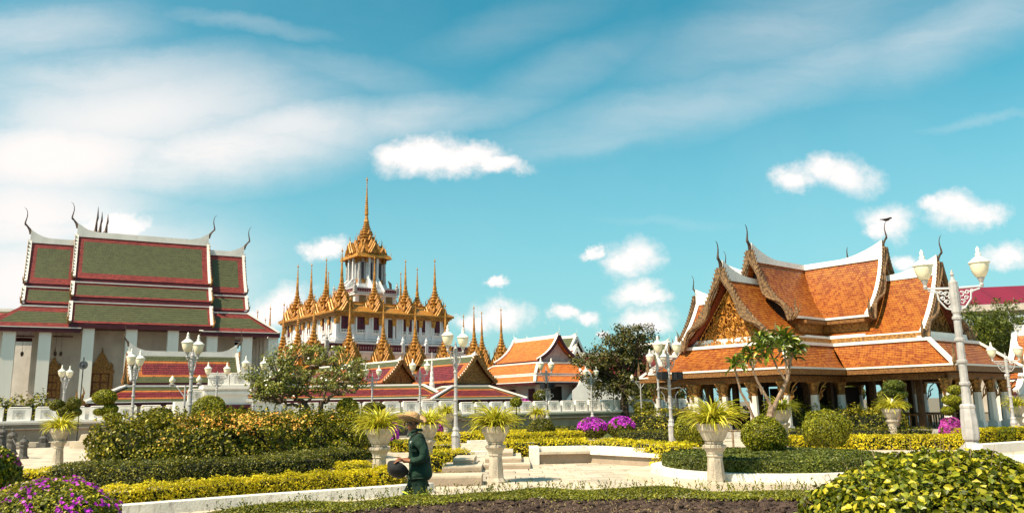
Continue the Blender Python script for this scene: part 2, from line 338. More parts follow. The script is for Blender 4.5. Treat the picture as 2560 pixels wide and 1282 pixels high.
def barge(mb, pts, out, w_=.22, t_=.1, wave=0.0, teeth=None, th_=.12):
    pts = [Vector(p) for p in pts]; out = Vector(out).normalized(); m = len(pts)
    L_ = [0]
    for i in range(1, m): L_.append(L_[-1]+(pts[i]-pts[i-1]).length)
    tot = L_[-1]
    def at(s):
        s = max(0, min(tot, s)); i = 1
        while i < m-1 and L_[i] < s: i += 1
        f = (s-L_[i-1])/max(1e-6, L_[i]-L_[i-1]); p = pts[i-1].lerp(pts[i], f); d = (pts[i]-pts[i-1]).normalized()
        return p, d
    nn = 26 if wave else max(6, m); lower = []; upper = []
    for i in range(nn+1):
        s = tot*i/nn; p, d = at(s); n = out.cross(d).normalized()
        if n.z < 0: n = -n
        f = i/nn; o = wave*math.sin(2*math.pi*(f*2.0-.35))*(.25+1.1*f) if wave else 0
        upper.append(p+n*(w_*.55)); lower.append(p-n*(w_*.45-o))
        if wave: mb.tube([lower[-1], lower[-1]+out*.001], .01, 3) if False else None
    for i in range(nn):
        a, b, c, e = upper[i], upper[i+1], lower[i+1], lower[i]; o = out*t_
        mb.add([a, b, c, e, a+o, b+o, c+o, e+o], [(0, 1, 2, 3), (7, 6, 5, 4), (0, 4, 5, 1), (3, 2, 6, 7), (0, 3, 7, 4), (1, 5, 6, 2)])
    if wave:                              # rounded serpent body riding on the board
        bod = []
        for i in range(nn+1):
            f = i/nn; s = tot*f; p, d = at(s); n = out.cross(d).normalized()
            if n.z < 0: n = -n
            bod.append(p+out*(t_*.9)-n*(w_*.1)+n*(wave*1.3*math.sin(2*math.pi*(f*2.0-.35))*(.2+1.2*f)))
        mb.tube(bod, [w_*.2+w_*.16*(i/nn) for i in range(nn+1)], 6)
    if teeth:
        k = int(tot/teeth)
        for i in range(1, k):
            p, d = at(tot*i/k); n = out.cross(d).normalized()
            if n.z < 0: n = -n
            b = p+n*(w_*.5)+out*(t_*.3); t2 = teeth*.42
            mb.add([b-d*t2, b+d*t2, b+n*th_-d*t2*.9, b-d*t2+out*t_*.4, b+d*t2+out*t_*.4, b+n*th_-d*t2*.9+out*t_*.4], [(0, 1, 2), (5, 4, 3), (0, 3, 4, 1), (1, 4, 5, 2), (2, 5, 3, 0)])
def gable_roof(par, x0, x1, tiers, fm_, ringm, T=None, row=.3, sag=.12, ridge_up=.0, ridge_h=.35, ridge_w=.3, ends=(1, 1), end_h=1.6,
               bm=None, bargew=.22, wave=0, teeth=.35, fasc=.16, fasm=None, verge=.18, hooks=.7, ped=None, pedin=.35, hornm=None, sides=(-1, 1), vm=None, band=True, whiteline=True):
    """ridge along local x at y=0; tiers: [(y0,z0,y1,z1), ...] as outward slopes"""
    bm = bm or carve; hornm = hornm or horn; fasm = fasm or maroon; vm = vm or white
    RC = MB(T); zr = tiers[0][1]
    for sgn in sides:
        for k, (y0, z0, y1, z1) in enumerate(tiers):
            F = MB(T); R = [MB(T) for _ in ringm]; rings = [(wd*(1 if k == 0 else .55), mb) for (wd, m_), mb in zip(ringm, R)]
            pt = panel(F, rings, (x0, sgn*y0, z0), (x1, sgn*y0, z0), (x1, sgn*y1, z1), (x0, sgn*y1, z1), row, sag if k == 0 else sag*.4)
            o = F.build('roof_slope' if k == 0 else 'lower_roof_slope', fm_, par)
            if o is None: o = par
            for (wd, m_), mb in zip(ringm, R): mb.build('tile_border', m_, o)
            for e, xe in enumerate((x0, x1)):          # white verge bands
                if ends[e] and verge:
                    WL = MB(T); WL.sweep([pt(e, t/6)+Vector((0, 0, .07)) for t in range(7)], verge, .16); WL.build('verge_band', vm, o)
            if fasc: FA = MB(T); FA.sweep([(x0-.05, sgn*(y1-.02), z1-fasc*1.15), (x1+.05, sgn*(y1-.02), z1-fasc*1.15)], .1, fasc); FA.build('fascia', fasm, o)
            if whiteline and k+1 < len(tiers):
                ny, nz = tiers[k+1][0], tiers[k+1][1]
                WL = MB(T); WL.sweep([(x0, sgn*(ny+.02), nz-.02), (x1, sgn*(ny+.02), nz-.02)], .24, .13); WL.build('white_moulding', vm, o)
                FA = MB(T); FA.quad((x0, sgn*(ny-.1), nz), (x1, sgn*(ny-.1), nz), (x1, sgn*(y1-.12), z1), (x0, sgn*(y1-.12), z1)); FA.build('riser_board', fasm, o)
    n = 14; pts = []
    for i in range(n+1):
        f = i/n; x = x0+(x1-x0)*f; e = 0
        if ends[0]: e += max(0, 1-(x-x0)/end_h)**2
        if ends[1]: e += max(0, 1-(x1-x)/end_h)**2
        pts.append((x, 0, zr-.1+ridge_up*min(1, e)))
    xs = []; 
    ridge_fin(RC, [p[0] for p in pts], zr-.25, [p[2]+ridge_h for p in pts], ridge_w)
    o = par; rc_ = RC.build('ridge_cap', vm, par)
    for e, (xe, dx) in enumerate(((x0, -1), (x1, 1))):
        if not ends[e]: continue
        out_ = (dx, 0, 0)
        for sgn in (-1, 1):
            B = MB(T)
            for k, (y0, z0, y1, z1) in enumerate(tiers):
                seg = []
                dn = Vector((0, sgn*(z0-z1), (y1-y0))).normalized(); sg = sag if k == 0 else sag*.4
                for t in range(9):
                    q = Vector((xe+dx*.05, sgn*y0, z0)).lerp(Vector((xe+dx*.05, sgn*y1, z1)), t/8)-dn*(sg*4*(t/8)*(1-t/8)); seg.append(q)
                barge(B, seg, out_, bargew, .1*bargew/.22, wave if k == 0 else 0, teeth, bargew*.6)
                if hooks: hook(B, seg[-1], (dx*.3, sgn*.8, 0), hooks)
            B.build('bargeboard', bm, o)
        C = MB(T); horn_(C, (xe+dx*.05, 0, zr+ridge_h*.4+ridge_up*.8), out_, end_h*1.6 if not isinstance(hornm, tuple) else hornm[1], 1.2); C.build('ridge_finial', hornm if not isinstance(hornm, tuple) else hornm[0], o)
        if ped:
            Q = MB(T); y1, z1 = tiers[-1][2], tiers[-1][3]; outl = [(xe-dx*pedin, 0, zr-.05)]
            prof = []
            for (a0, b0, a1, b1) in tiers: prof += [(a0-.08 if a0 else 0, b0-.08), (a1-.1, b1-.05)]
            pr2 = []
            for kk, (a0, b0, a1, b1) in enumerate(tiers):
                sg = sag if kk == 0 else sag*.4; ln_ = math.hypot(a1-a0, b0-b1)
                for tt in range(5):
                    q_ = tt/4; o_ = sg*4*q_*(1-q_)+.1; pr2.append((max(.01, a0+(a1-a0)*q_-(b0-b1)/ln_*o_), b0+(b1-b0)*q_-(a1-a0)/ln_*o_))
            prof = pr2
            poly = [(xe-dx*pedin, -y_, z_) for y_, z_ in prof[1:]][::-1]+[(xe-dx*pedin, 0, zr-.2)]+[(xe-dx*pedin, y_, z_) for y_, z_ in prof[1:]]
            Q.slab(poly, (-dx*.12, 0, 0)); Q.build('pediment', ped, o)
    return o
def skirt(par, top, bot, zt, zb, fm_, ringm, row=.3, sag=.05, T=None, hipm=None, hipw=.2, fasm=None, fasc=.18, close=True, name='skirt_roof_slope', drip=True):
    """lean-to roof between polygon top (at zt) and polygon bot (at zb), same vertex count, ccw"""
    hipm = hipm or white; fasm = fasm or maroon
    n = len(top)
    for i in range(n if close else n-1):
        j = (i+1) % n
        F = MB(T); R = [MB(T) for _ in ringm]; rings = [(wd, mb) for (wd, m_), mb in zip(ringm, R)]
        panel(F, rings, (*top[i], zt), (*top[j], zt), (*bot[j], zb), (*bot[i], zb), row, sag)
        o = F.build(name, fm_, par)
        if o is None: o = par
        for (wd, m_), mb in zip(ringm, R): mb.build('tile_border', m_, o)
        FA = MB(T); FA.sweep([(*bot[i], zb-fasc*1.1), (*bot[j], zb-fasc*1.1)], .12, fasc); FA.build('fascia', fasm, o)
        if drip: DR = MB(T); DR.sweep([(*bot[i], zb-.02), (*bot[j], zb-.02)], .2, .09); DR.build('eave_edge', white, o)
        HP = MB(T); HP.sweep([(*top[i], zt-.02), (*top[j], zt-.02)], .22, .16); HP.build('top_moulding', hipm, o)
    for i in range(n):
        k = (i-1) % n; j = (i+1) % n
        e1 = Vector(bot[i])-Vector(bot[k]); e2 = Vector(bot[j])-Vector(bot[i])
        if e1.x*e2.y-e1.y*e2.x > 0: HP = MB(T); HP.sweep([(*top[i], zt), (*bot[i], zb)], hipw, .14); HP.build('hip_cap', hipm, par)
def ridge_fin(mb, xs, zb, tops, w_, T=None):
    n = len(xs); vs = []
    for x, z in zip(xs, tops): vs += [(x, -w_/2, zb), (x, w_/2, zb), (x, w_/2*.8, z), (x, -w_/2*.8, z)]
    fs = [(j*4+i, j*4+(i+1) % 4, (j+1)*4+(i+1) % 4, (j+1)*4+i) for j in range(n-1) for i in range(4)]+[(3, 2, 1, 0), tuple(range((n-1)*4, n*4))]
    mb.add(vs, fs)
def rect(x0, y0, x1, y1): return [(x0, y0), (x1, y0), (x1, y1), (x0, y1)]
# ---------------------------------------------------------------- ground
def struct(o, label=None): o['kind'] = 'structure'; return o
gm_, t_, b_, n_, l_ = newmat('far_ground')
b_.inputs['Base Color'].default_value = (.16, .13, .09, 1); b_.inputs['Roughness'].default_value = .95
mb = MB(); mb.quad((-900, -60, -.12), (900, -60, -.12), (900, 1500, -.12), (-900, 1500, -.12)); struct(mb.build('ground', gm_))
pave = mat('pale_paving', (.60, .50, .38), .8, var=.16, scale=1.2, bump=.3, bscale=20, dirt=.5)
joint = mat('paving_joint', (.20, .16, .12), .9, var=.2)
mb = MB(); mb.box((0, 31, -.1), (120, 58, .07)); plaza = struct(mb.build('plaza_pavement', joint))
sm_ = []
for k in range(6):
    q = MB(); q.box((0, 0, 0), (.728, .728, .03), 0, .985)
    mm = pave.copy(); mm.name = 'paving_slab_stone'
    for nd in mm.node_tree.nodes:
        if nd.type == 'VALTORGB':
            s = (.86, 1.0, 1.08, .93, 1.03, .78)[k]
            for e in nd.color_ramp.elements: e.color = (*[c*s for c in e.color[:3]], 1)
    sm_.append(q.mesh('paving_slab', mm))
cnt = 0; slabrest = MB()
for j in range(-4, 44):
    for i in range(-34, 40):
        x = i*.75+(.37 if j % 2 else 0); y = 16.2+j*.75
        if -1.6 < x < 7.6 and 16 < y < 27.5 and cnt < 170:
            link('paving_slab', random.choice(sm_), plaza, (x, y, -.03+random.uniform(-.002, .003)), (0, 0, random.uniform(-.004, .004))); cnt += 1
        else: slabrest.box((x, y, -.03), (.735, .735, .03), 0, .985)
tag(slabrest.build('paving_slabs', pave, plaza), kind='stuff')
# ---------------------------------------------------------------- building frames
class Frame:
    def __init__(s, A, B):                # A, B ground points of a line; local x runs A -> B
        s.o = Vector((A[0], A[1], 0)); d = Vector((B[0]-A[0], B[1]-A[1], 0)); s.len = d.length; s.rz = math.atan2(d.y, d.x)
        s.u = d.normalized(); s.v = Vector((-s.u.y, s.u.x, 0))
    def h(s, px, py, y=0.0):              # pixel on the local plane y -> (x, z)
        p = hit(px, py, s.o+s.v*y, s.v); return (p-s.o).dot(s.u), p.z
    def w(s, x, y, z=0): return s.o+s.u*x+s.v*y+Vector((0, 0, z))
    def hx(s, px, py, x=0.0):             # pixel on the local plane x -> (y, z)
        p = hit(px, py, s.o+s.u*x, s.u); return (p-s.o).dot(s.v), p.z
# ================================================================ the great hall on the left
A = P(70, 600, 90); B = P(612, 640, 101.5)
F = Frame(A, B)
hall = thing('temple_hall', 'large white temple hall with steep stepped olive green and red tiled roofs', 'temple hall', F.o, F.rz)
ringm = [(.80, t_red)]
x0, z0 = F.h(76, 600, 0); xm0, zm = F.h(193, 586, 0); xm1, _ = F.h(521, 610, 0); x1, z1 = F.h(609, 640, 0)
zm = (zm+F.h(515, 611, 0)[1])/2; zw = (z0+z1)/2
# main section
m1 = F.h(360, 703, -3.3)[1]; m2 = F.h(360, 714, -3.6)[1]; m3 = F.h(360, 748, -4.9)[1]; m4 = F.h(360, 762, -5.2)[1]; m5 = F.h(360, 811, -7.0)[1]
w1 = F.h(150, 711, -2.9)[1]; w2 = F.h(150, 721, -3.2)[1]; w3 = F.h(150, 759, -4.4)[1]; w4 = F.h(150, 768, -4.7)[1]; w5 = F.h(110, 818, -7.0)[1]
gable_roof(hall, xm0, xm1, [(0, zm, 3.3, m1), (3.6, m2, 4.9, m3), (5.2, m4, 7.0, m5)], t_green, ringm, row=.3, sag=.22, ridge_up=.9, ridge_h=.55, ridge_w=.45, end_h=2.2,
           bm=oldgold, bargew=.34, teeth=.5, fasc=.5, verge=.4, hooks=1.3, ped=darkred, hornm=(horn, 2.95))
for xa, xb, en in ((x0, xm0+.3, (1, 0)), (xm1-.3, x1, (0, 1))):
    gable_roof(hall, xa, xb, [(0, zw, 2.9, w1), (3.2, w2, 4.4, w3)], t_green, ringm, row=.3, sag=.2, ridge_up=.9, ridge_h=.5, ridge_w=.42, ends=en, end_h=2.2,
               bm=oldgold if en[0] else horn, bargew=.34, teeth=.5, fasc=.45, verge=.4, hooks=1.1, ped=darkred, hornm=(horn, 2.95))
for sgn, xe, xi in ((-1, x0, xm0+1.2), (1, x1, xm1-1.2)):
    ov = 3.4
    t = [(xi, -4.7), (xe, -4.7), (xe, 4.7), (xi, 4.7)]; b = [(xi, -7.0), (xe+sgn*ov, -7.0), (xe+sgn*ov, 7.0), (xi, 7.0)]
    if sgn > 0: t = t[::1]; b = b[::1]
    skirt(hall, t, b, w4, w5, t_green, ringm, row=.3, fasc=.45, close=False, hipw=.45)
# walls, plinth, columns
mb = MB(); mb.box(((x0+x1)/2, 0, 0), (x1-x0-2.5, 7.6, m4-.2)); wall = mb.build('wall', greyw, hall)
mb = MB(); mb.box(((x0+x1)/2, 0, 0), (x1-x0+7, 14.6, 1.6)); mb.box(((x0+x1)/2, 0, 1.6), (x1-x0+5.6, 13.4, .4)); mb.build('plinth', white, hall)
mb = MB(); mb.box(((x0+x1)/2, 0, w5+.1), (x1-x0+5.4, 12.9, .22)); mb.build('soffit', maroon, hall)
zc = w5+.1
cols = []
for px in (18, 108, 216): cols.append((F.h(px, 900, -6.1)[0], -6.1))
for px in (327, 431, 529, 616, 681): cols.append((F.h(px, 860, -6.1)[0], -6.1))
xL = cols[0][0]-2.2; xR = cols[-1][0]
for yy in (-3.6, -1.2, 1.2, 3.6, 6.1): cols.append((xL+1.2, yy)); cols.append((xR, yy))
colm = MB(); colm.box((0, 0, 0), (1.15, 1.15, 1)); colm.box((0, 0, .0), (1.35, 1.35, .05)); cme = colm.mesh('column', mat('column_plaster', (.88, .80, .70), .7, var=.06, scale=.8, bump=.1, dirt=.1))
for x, y in cols: link('column', cme, hall, (x, y, 1.9), None, (1, 1, (m5 if x > xm0 and x < xm1 and y < -5 else zc)-1.9))
for px in (150, 176, 200): link('column', cme, hall, (F.h(px, 900, -3.0)[0], -3.0, 1.9), None, (.55, .55, zc-1.9))
# gilded doors on the near wall
def gilt_door(par, x, y, z, wd, ht):
    m = MB(); m.box((x, y-.06, z), (wd, .12, ht)); d = m.build('door', mat('carved_door', (.20, .07, .025), .5, .1, var=.4, scale=8, bump=.7), par)
    g = MB()
    for s in (-1, 1): g.box((x+s*(wd/2+.16), y-.14, z-.05), (.32, .28, ht+.1)); g.box((x+s*(wd/2+.3), y-.18, z), (.14, .2, ht*.92))
    g.box((x, y-.14, z+ht), (wd+.9, .3, .3)); 
    for i, (ww, hh) in enumerate(((wd+.8, .45), (wd+.35, .42), (wd-.1, .4), (wd-.55, .4), (wd-.95, .4), (.25, .5), (.1, .5))):
        if ww > .05: g.box((x, y-.12, z+ht+.3+i*.36), (ww, .26-.02*i, .38), 0, .72)
    for s in (-1, 1): g.tube([(x+s*(wd/2+.1), y-.16, z+ht+.3), (x+s*(wd/2+.2), y-.16, z+ht+.9), (x+s*(wd/2), y-.16, z+ht+1.25)], [.16, .12, .01], 5)
    g.build('door_surround', oldgold, d)['kind'] = 'stuff'
    pn = MB()
    for i in range(3):
        for s in (-1, 1): pn.box((x+s*wd*.24, y-.13, z+.15+i*ht/3.1), (wd*.36, .04, ht/3.1-.2))
    pn.build('door_panels', oldgold, d)
xd, zd = F.h(252, 935, -3.9); gilt_door(hall, xd, -3.82, F.h(252, 1000, -3.9)[1], 1.75, F.h(252, 932, -3.9)[1]-F.h(252, 1000, -3.9)[1])
xd2, _ = F.h(133, 935, -3.9); gilt_door(hall, xd2, -3.82, F.h(133, 995, -3.9)[1], .9, 2.6)
for px in (30, 55, 138, 152): # hanging lanterns in the porch
    mb = MB(); x, z = F.h(px, 885, -5.2); mb.tube([(x, -5.2, zc), (x, -5.2, z+.3)], .02, 4); mb.lathe([(.03, .3), (.14, .2), (.16, 0), (.10, -.18), (.02, -.25)], 8, (x, -5.2, z)); mb.build('hanging_lantern', horn, hall)
for px in (60, 158): x, z = F.h(px, 842, -4.5); mb = MB(); mb.box((x, -4.5, z), (1.9, .2, .12)); mb.build('porch_beam', maroon, hall)
# roof finials of the hall beyond
bk = thing('temple_roof', 'ridge of a hall hidden behind the large temple hall, three dark horns rising over its roof', 'temple roof', P(250, 590, 125), D2R(10))
gable_roof(bk, -3, 3, [(0, -2.0, 3, -8)], t_green, [(.8, t_red)], row=1, ends=(0, 0), ped=None)
mb = MB()
for px, top in ((240, 517), (250, 529), (264, 534)):
    p = P(px, 580, 125)-P(250, 590, 125); zt = zat(*P(px, 580, 125).xy, top)-P(250, 590, 125).z
    mb = MB(); mb.tube([(p.x, p.y, -4), (p.x-.2, p.y, p.z-.3), (p.x, p.y, p.z+.2), (p.x+.05, p.y, p.z+(zt-p.z)*.4), (p.x+.15, p.y, p.z+(zt-p.z)*.55), (p.x+.12, p.y, zt)], [.3, .5, .25, .14, .17, .02], 6); mb.build('ridge_finial', horn, bk)
# far left roof bits
fl = thing('shrine_roof', 'small maroon shrine roof with curled horns left of the temple hall at the picture edge', 'shrine', P(-20, 1000, 100).xy.to_3d(), D2R(20))
zz = zat(*P(0, 780, 100).xy, 776)
mb = MB(); mb.box((0, 0, 0), (9, 6, zz-2)); mb.build('wall', white, fl)
o = gable_roof(fl, -5, 3.2, [(0, zz, 3.4, zz-2.6)], t_red, [(.4, t_green)], row=.5, end_h=1.6, hornm=(horn, 1.6), bm=horn, ped=darkred, hooks=1.4)
# ================================================================ green and red gatehouse in front of the hall
A = P(322, 876, 70); B = P(592, 882, 74.8); F = Frame(A, B)
gt = thing('gatehouse', 'small gatehouse roof of green, orange and maroon tile bands before the large temple hall', 'gatehouse', F.o, F.rz)
zr = (F.h(325, 880)[1]+F.h(590, 888)[1])/2; L_ = F.len
zb1 = F.h(450, 956, -2.2)[1]; zt2 = F.h(450, 966, -2.5)[1]; zb2 = F.h(450, 1004, -4.2)[1]
gr3 = [(.75, t_green), (.28, t_band)]
gable_roof(gt, 0, L_, [(0, zr, 2.2, zb1)], t_crim, gr3, row=.26, sag=.2, ridge_up=.7, ridge_h=.3, ridge_w=.3, end_h=1.7, bm=oldgold, bargew=.26, teeth=.35, fasc=.22, verge=.25, hooks=.9, ped=darkred, hornm=(horn, 1.9))
xl2 = F.h(214, 1004, -4.2)[0]; ex = min(-1.5, xl2)
skirt(gt, rect(-.3, -2.5, L_+.3, 2.5), [(ex, -4.2), (L_+1.7, -4.2), (L_+1.7, 4.2), (ex, 4.2)], zt2, zb2, t_crim, [(.45, t_green), (.25, t_band)], row=.26, fasc=.26, hipw=.28)
mb = MB(); mb.box((L_/2, 0, 0), (L_+.6, 5, zt2)); mb.build('wall', white, gt)
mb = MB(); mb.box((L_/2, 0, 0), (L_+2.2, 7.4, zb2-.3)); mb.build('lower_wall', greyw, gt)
mb = MB(); 
for s in (-1, 1): hook(mb, (ex, s*4.2, zb2), (-1, 0, 0), 1.3)
mb.build('corner_finial', oldgold, gt)
# ================================================================ the many-spired metal castle
yaw = D2R(38); cu_, cv_ = Vector((math.cos(yaw), math.sin(yaw), 0)), Vector((-math.sin(yaw), math.cos(yaw), 0))
CP = Vector((-24.4, 131.3, 0))
ps = thing('spired_tower', 'white temple tower with gilded roofs and a ring of tall golden spires', 'temple tower', CP, yaw)
def pz(lx, ly, py): q = CP+cu_*lx+cv_*ly; return zat(q.x, q.y, py)
hs = 9.5; HB = 16.0
zE = pz(-hs, -hs, 781); zWb = pz(-hs, -hs, 852); zR2 = pz(-7, -7, 757)
# block walls with windows
def block(half, za, zb, m_, name='wall'):
    q = MB(); q.box((0, 0, za), (2*half, 2*half, zb-za)); return q.build(name, m_, ps)
pw = mat('tower_plaster', (.74, .71, .70), .7, var=.1, scale=.5, bump=.1, dirt=.25)
block(HB+1.5, 0, 6.5, pw, 'lower_wall'); block(hs, zWb-4, zE-.3, pw)
wm = MB(); wm.box((0, 0, 0), (1, .2, 1)); wpane = wm.mesh('window', darkred)
fm1 = MB()
for s in (-1, 1): fm1.box((s*.56, 0, -.03), (.12, .34, 1.06))
fm1.box((0, 0, 1.0), (1.24, .34, .05)); fm1.box((0, 0, -.06), (1.24, .4, .06)); fme = fm1.mesh('window_frame', white2)
rm1 = MB()
for i in range(6): rm1.box((-.42+i*.168, -.16, -.02), (.05, .06, .16))
rm1.box((0, -.16, .14), (1, .08, .025)); rme = rm1.mesh('window_railing', white2)
mul = MB(); mul.box((0, -.13, .0), (.05, .05, 1)); mul.box((0, -.13, .62), (1, .05, .03)); mume = mul.mesh('window_bar', maroon)
def win(par, c, rz, wd, ht, rail=True):
    o = link('window', wpane, par, c, (0, 0, rz), (wd, 1, ht))
    link('window_frame', fme, o); link('window_bar', mume, o)
    if rail: link('window_railing', rme, o)
def fx(px, half, py=820):   # local x on the front-right face (y=-half)
    q = hit(px, py, CP-cv_*half, cv_)-CP; return q.dot(cu_), q.z
def fy(px, half, py=820):   # local y on the left face (x=-half)
    q = hit(px, py, CP-cu_*half, cu_)-CP; return q.dot(cv_), q.z
zw0 = fx(980, hs, 834)[1]; zw1 = fx(980, hs, 796)[1]; hh = zw1-zw0
for cx_ in (600, 698, 798, 981, 1064, 1155): win(ps, (fx(620+cx_*.4056, hs)[0], -hs, zw0), 0, 1.55, hh)
x_, _ = fx(620+885*.4056, hs); q = MB(); q.box((x_, -hs, zw0-.9), (1.5, .25, hh+.7)); dq = q.build('door', mat('door_dark', (.06, .02, .02), .6), ps)
q = MB(); 
for s in (-1, 1): q.box((x_+s*.83, -hs-.05, zw0-.9), (.16, .3, hh+.8))
q.box((x_, -hs-.05, zw0+hh-.18), (1.8, .3, .14)); q.build('door_frame', white2, dq)
for cx_ in (258, 336, 380, 419, 465, 505): win(ps, (-hs, fy(620+cx_*.4056, hs)[0], zw0), -math.pi/2, 1.3, hh)
for s in range(6): win(ps, (-hs+1.6+s*3.1, hs, zw0), math.pi, 1.4, hh, False); win(ps, (hs, -hs+1.6+s*3.1, zw0), math.pi/2, 1.4, hh, False)
q = MB(); g = MB()
for s in (-1, 1):
    for k in range(9):
        c = -hs+k*2*hs/8
        for (x, y) in ((c, s*(hs+.02)), (s*(hs+.02), c)):
            q.box((x, y, zWb), (.42, .42, zE-.5-zWb)); g.box((x, y, zE-1.6), (.6, .6, 1.1), 0, 1.25)
q.build('pilaster', pw, ps); g.build('capital', goldb, ps)['kind'] = 'stuff'
q = MB()
for z, ex_, h_ in ((zWb-.4, .55, .35), (zWb+.1, .35, .25), (zWb+.5, .2, .2)): q.box((0, 0, z), (2*(hs+ex_), 2*(hs+ex_), h_))
q.build('cornice', pw, ps)
q = MB(); 
for z, e_, h_ in ((zE-.45, .55, .22), (zE-.2, .8, .2), (zE+.02, 1.05, .25)): q.box((0, 0, z), (2*(hs+e_), 2*(hs+e_), h_))
q.build('gilded_cornice', goldb, ps)
skirt(ps, rect(-7.6, -7.6, 7.6, 7.6), rect(-hs-1, -hs-1, hs+1, hs+1), zR2, zE+.25, t_gold, [], row=.6, fasm=goldb, hipm=goldb, fasc=.15, name='gilded_roof', drip=False)
q = MB(); q.box((0, 0, zR2-2), (14.8, 14.8, 2.3)); q.build('roof_deck', goldb, ps)
# upper block, terrace and chamber
zU = pz(-4.6, -4.6, 727); hu = 3.7
q = MB(); q.box((0, 0, zR2), (2*hu, 2*hu, zU-zR2)); q.box((0, 0, zU-.4), (2*hu+.5, 2*hu+.5, .25)); q.box((0, 0, zR2+.3), (2*hu+.5, 2*hu+.5, .25)); q.build('upper_wall', pw, ps)
def arch(mb_, c, rz, wd, ht, t_=.1):
    pts = [(-wd/2, 0), (wd/2, 0)]+[(wd/2*math.cos(a), ht-wd/2+wd/2*math.sin(a)) for a in np.linspace(0, math.pi, 9)]
    ca, sa = math.cos(rz), math.sin(rz); poly = [(c[0]+x*ca, c[1]+x*sa, c[2]+z) for x, z in pts]
    mb_.slab(poly, (sa*t_, -ca*t_, 0))
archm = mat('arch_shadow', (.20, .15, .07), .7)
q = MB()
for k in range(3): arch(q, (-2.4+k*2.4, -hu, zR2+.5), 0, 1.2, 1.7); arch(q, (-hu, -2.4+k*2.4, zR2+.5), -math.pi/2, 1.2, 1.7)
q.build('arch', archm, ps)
def railing(half, z, ht, name='railing', px_=None, gap=3.0):
    q = MB(); r = MB(); n = max(2, int(round(2*half/gap)))
    for s in (-1, 1):
        q.box((0, s*half, z+.12), (2*half, .14, ht-.24)); q.box((s*half, 0, z+.12), (.14, 2*half, ht-.24))
        for zz_, e_ in ((z, .3), (z+ht-.14, .34)): r.box((0, s*half, zz_), (2*half+.3, e_, .14)); r.box((s*half, 0, zz_), (e_, 2*half+.3, .14))
        for k in range(n+1):
            c = -half+2*half*k/n
            for x, y in ((c, s*half), (s*half, c)):
                r.box((x, y, z), (.5, .5, ht+.25)); r.lathe([(.3, 0), (.16, .12), (.27, .35), (.12, .6), (.04, .95)], 6, (x, y, z+ht+.25))
    o = r.build(name, pw, ps); q.build('railing_panel', darkred, o)
    k = MB()
    for s in (-1, 1):
        for i in range(int(2*half/.42)):
            c = -half+.3+i*.42; k.box((c, s*(half+.08), z+ht*.3), (.16, .04, ht*.32)); k.box((s*(half+.08), c, z+ht*.3), (.04, .16, ht*.32))
    k.build('railing_tracery', mat('pink_tracery', (.42, .20, .20), .6), o)
railing(hu+.1, zU, .85, gap=3.7)
railing(12.4, pz(-12.4, -12.4, 877), 1.3, gap=4.1)
q = MB(); zt_ = pz(-12.4, -12.4, 877); q.box((0, 0, zt_-3.4), (24.9, 24.9, 3.4)); q.box((0, 0, zt_-.5), (25.8, 25.8, .35)); q.build('terrace_wall', mat('pink_plaster', (.66, .54, .49), .7, var=.08, scale=.4, dirt=.2), ps)
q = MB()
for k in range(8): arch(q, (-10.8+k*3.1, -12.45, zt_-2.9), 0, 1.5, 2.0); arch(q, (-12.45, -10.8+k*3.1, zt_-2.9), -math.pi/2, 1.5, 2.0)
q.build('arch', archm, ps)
# chamber
zC0 = zU+.2; zC1 = pz(-3, -3, 636); hc = 3.1
q = MB(); q.box((0, 0, zC0), (9.2, 9.2, .5)); q.box((0, 0, zC0+.5), (8.4, 8.4, .5)); q.box((0, 0, zC0+1), (7.6, 7.6, .5))
q.box((0, 0, zC0+1.5), (5.2, 5.2, zC1-zC0-1.5)); q.build('chamber', pw, ps)
q = MB(); zc0 = zC0+1.5
for s in (-1, 1):
    for t in (-3.3, -1.35, 1.35, 3.3):
        for x, y in ((t, s*3.3), (s*3.3, t)):
            q.box((x, y, zc0), (.5, .5, zC1-zc0)); q.box((x, y, zc0), (.66, .66, .5))
for s in (-1, 1):
    for x, y in ((0, s*3.9), (s*3.9, 0)):
        for d in (-1.1, 1.1): q.box((x+(d if x == 0 else 0), y+(d if y == 0 else 0), zc0-.3), (.45, .45, zC1-zc0+.1))
q.build('column', pw, ps)['up'] = 1
q = MB()
for s in (-1, 1):
    for t in (-2.3, 0, 2.3):
        for x, y in ((t, s*2.62), (s*2.62, t)): q.box((x, y, zc0+.9), (.62, .62, (zC1-zc0)*.6))
q.build('chamber_window', mat('window_gloom', (.06, .05, .06), .5), ps)
q = MB()
for s in (-1, 1):
    for t in (-3.3, -1.35, 1.35, 3.3):
        for x, y in ((t, s*3.3), (s*3.3, t)): q.box((x, y, zC1-1.0), (.7, .7, 1.0), 0, 1.3)
    for t in (-2.3, 2.3):
        for x, y in ((t, s*3.2), (s*3.2, t)): q.box((x, y, zc0+.1), (1.5, .12, .7)) if abs(y) > abs(x) else q.box((x, y, zc0+.1), (.12, 1.5, .7))
q_ = q.build('capital', goldb, ps); q_['up'] = 1; q_['kind'] = 'stuff'
def stair_gable(ang):
    T = Matrix.Rotation(ang, 4, 'Z'); q = MB(T)
    for s in (-1, 1): q.slab([(s*1.3-.15, -3.9, zC0+2.2), (s*1.3-.15, -7.0, zU-.1), (s*1.3-.15, -3.9, zU-.1)], (.3, 0, 0)); q.sweep([(s*1.3, -3.8, zC0+2.4), (s*1.3, -7.1, zU+.1)], .42, .2)
    for i in range(8): q.box((0, -4.0-i*.38, zU-.1), (2.4, .4, (8-i)*.29))
    q.build('stair', pw, ps)
stair_gable(0); stair_gable(-math.pi/2)
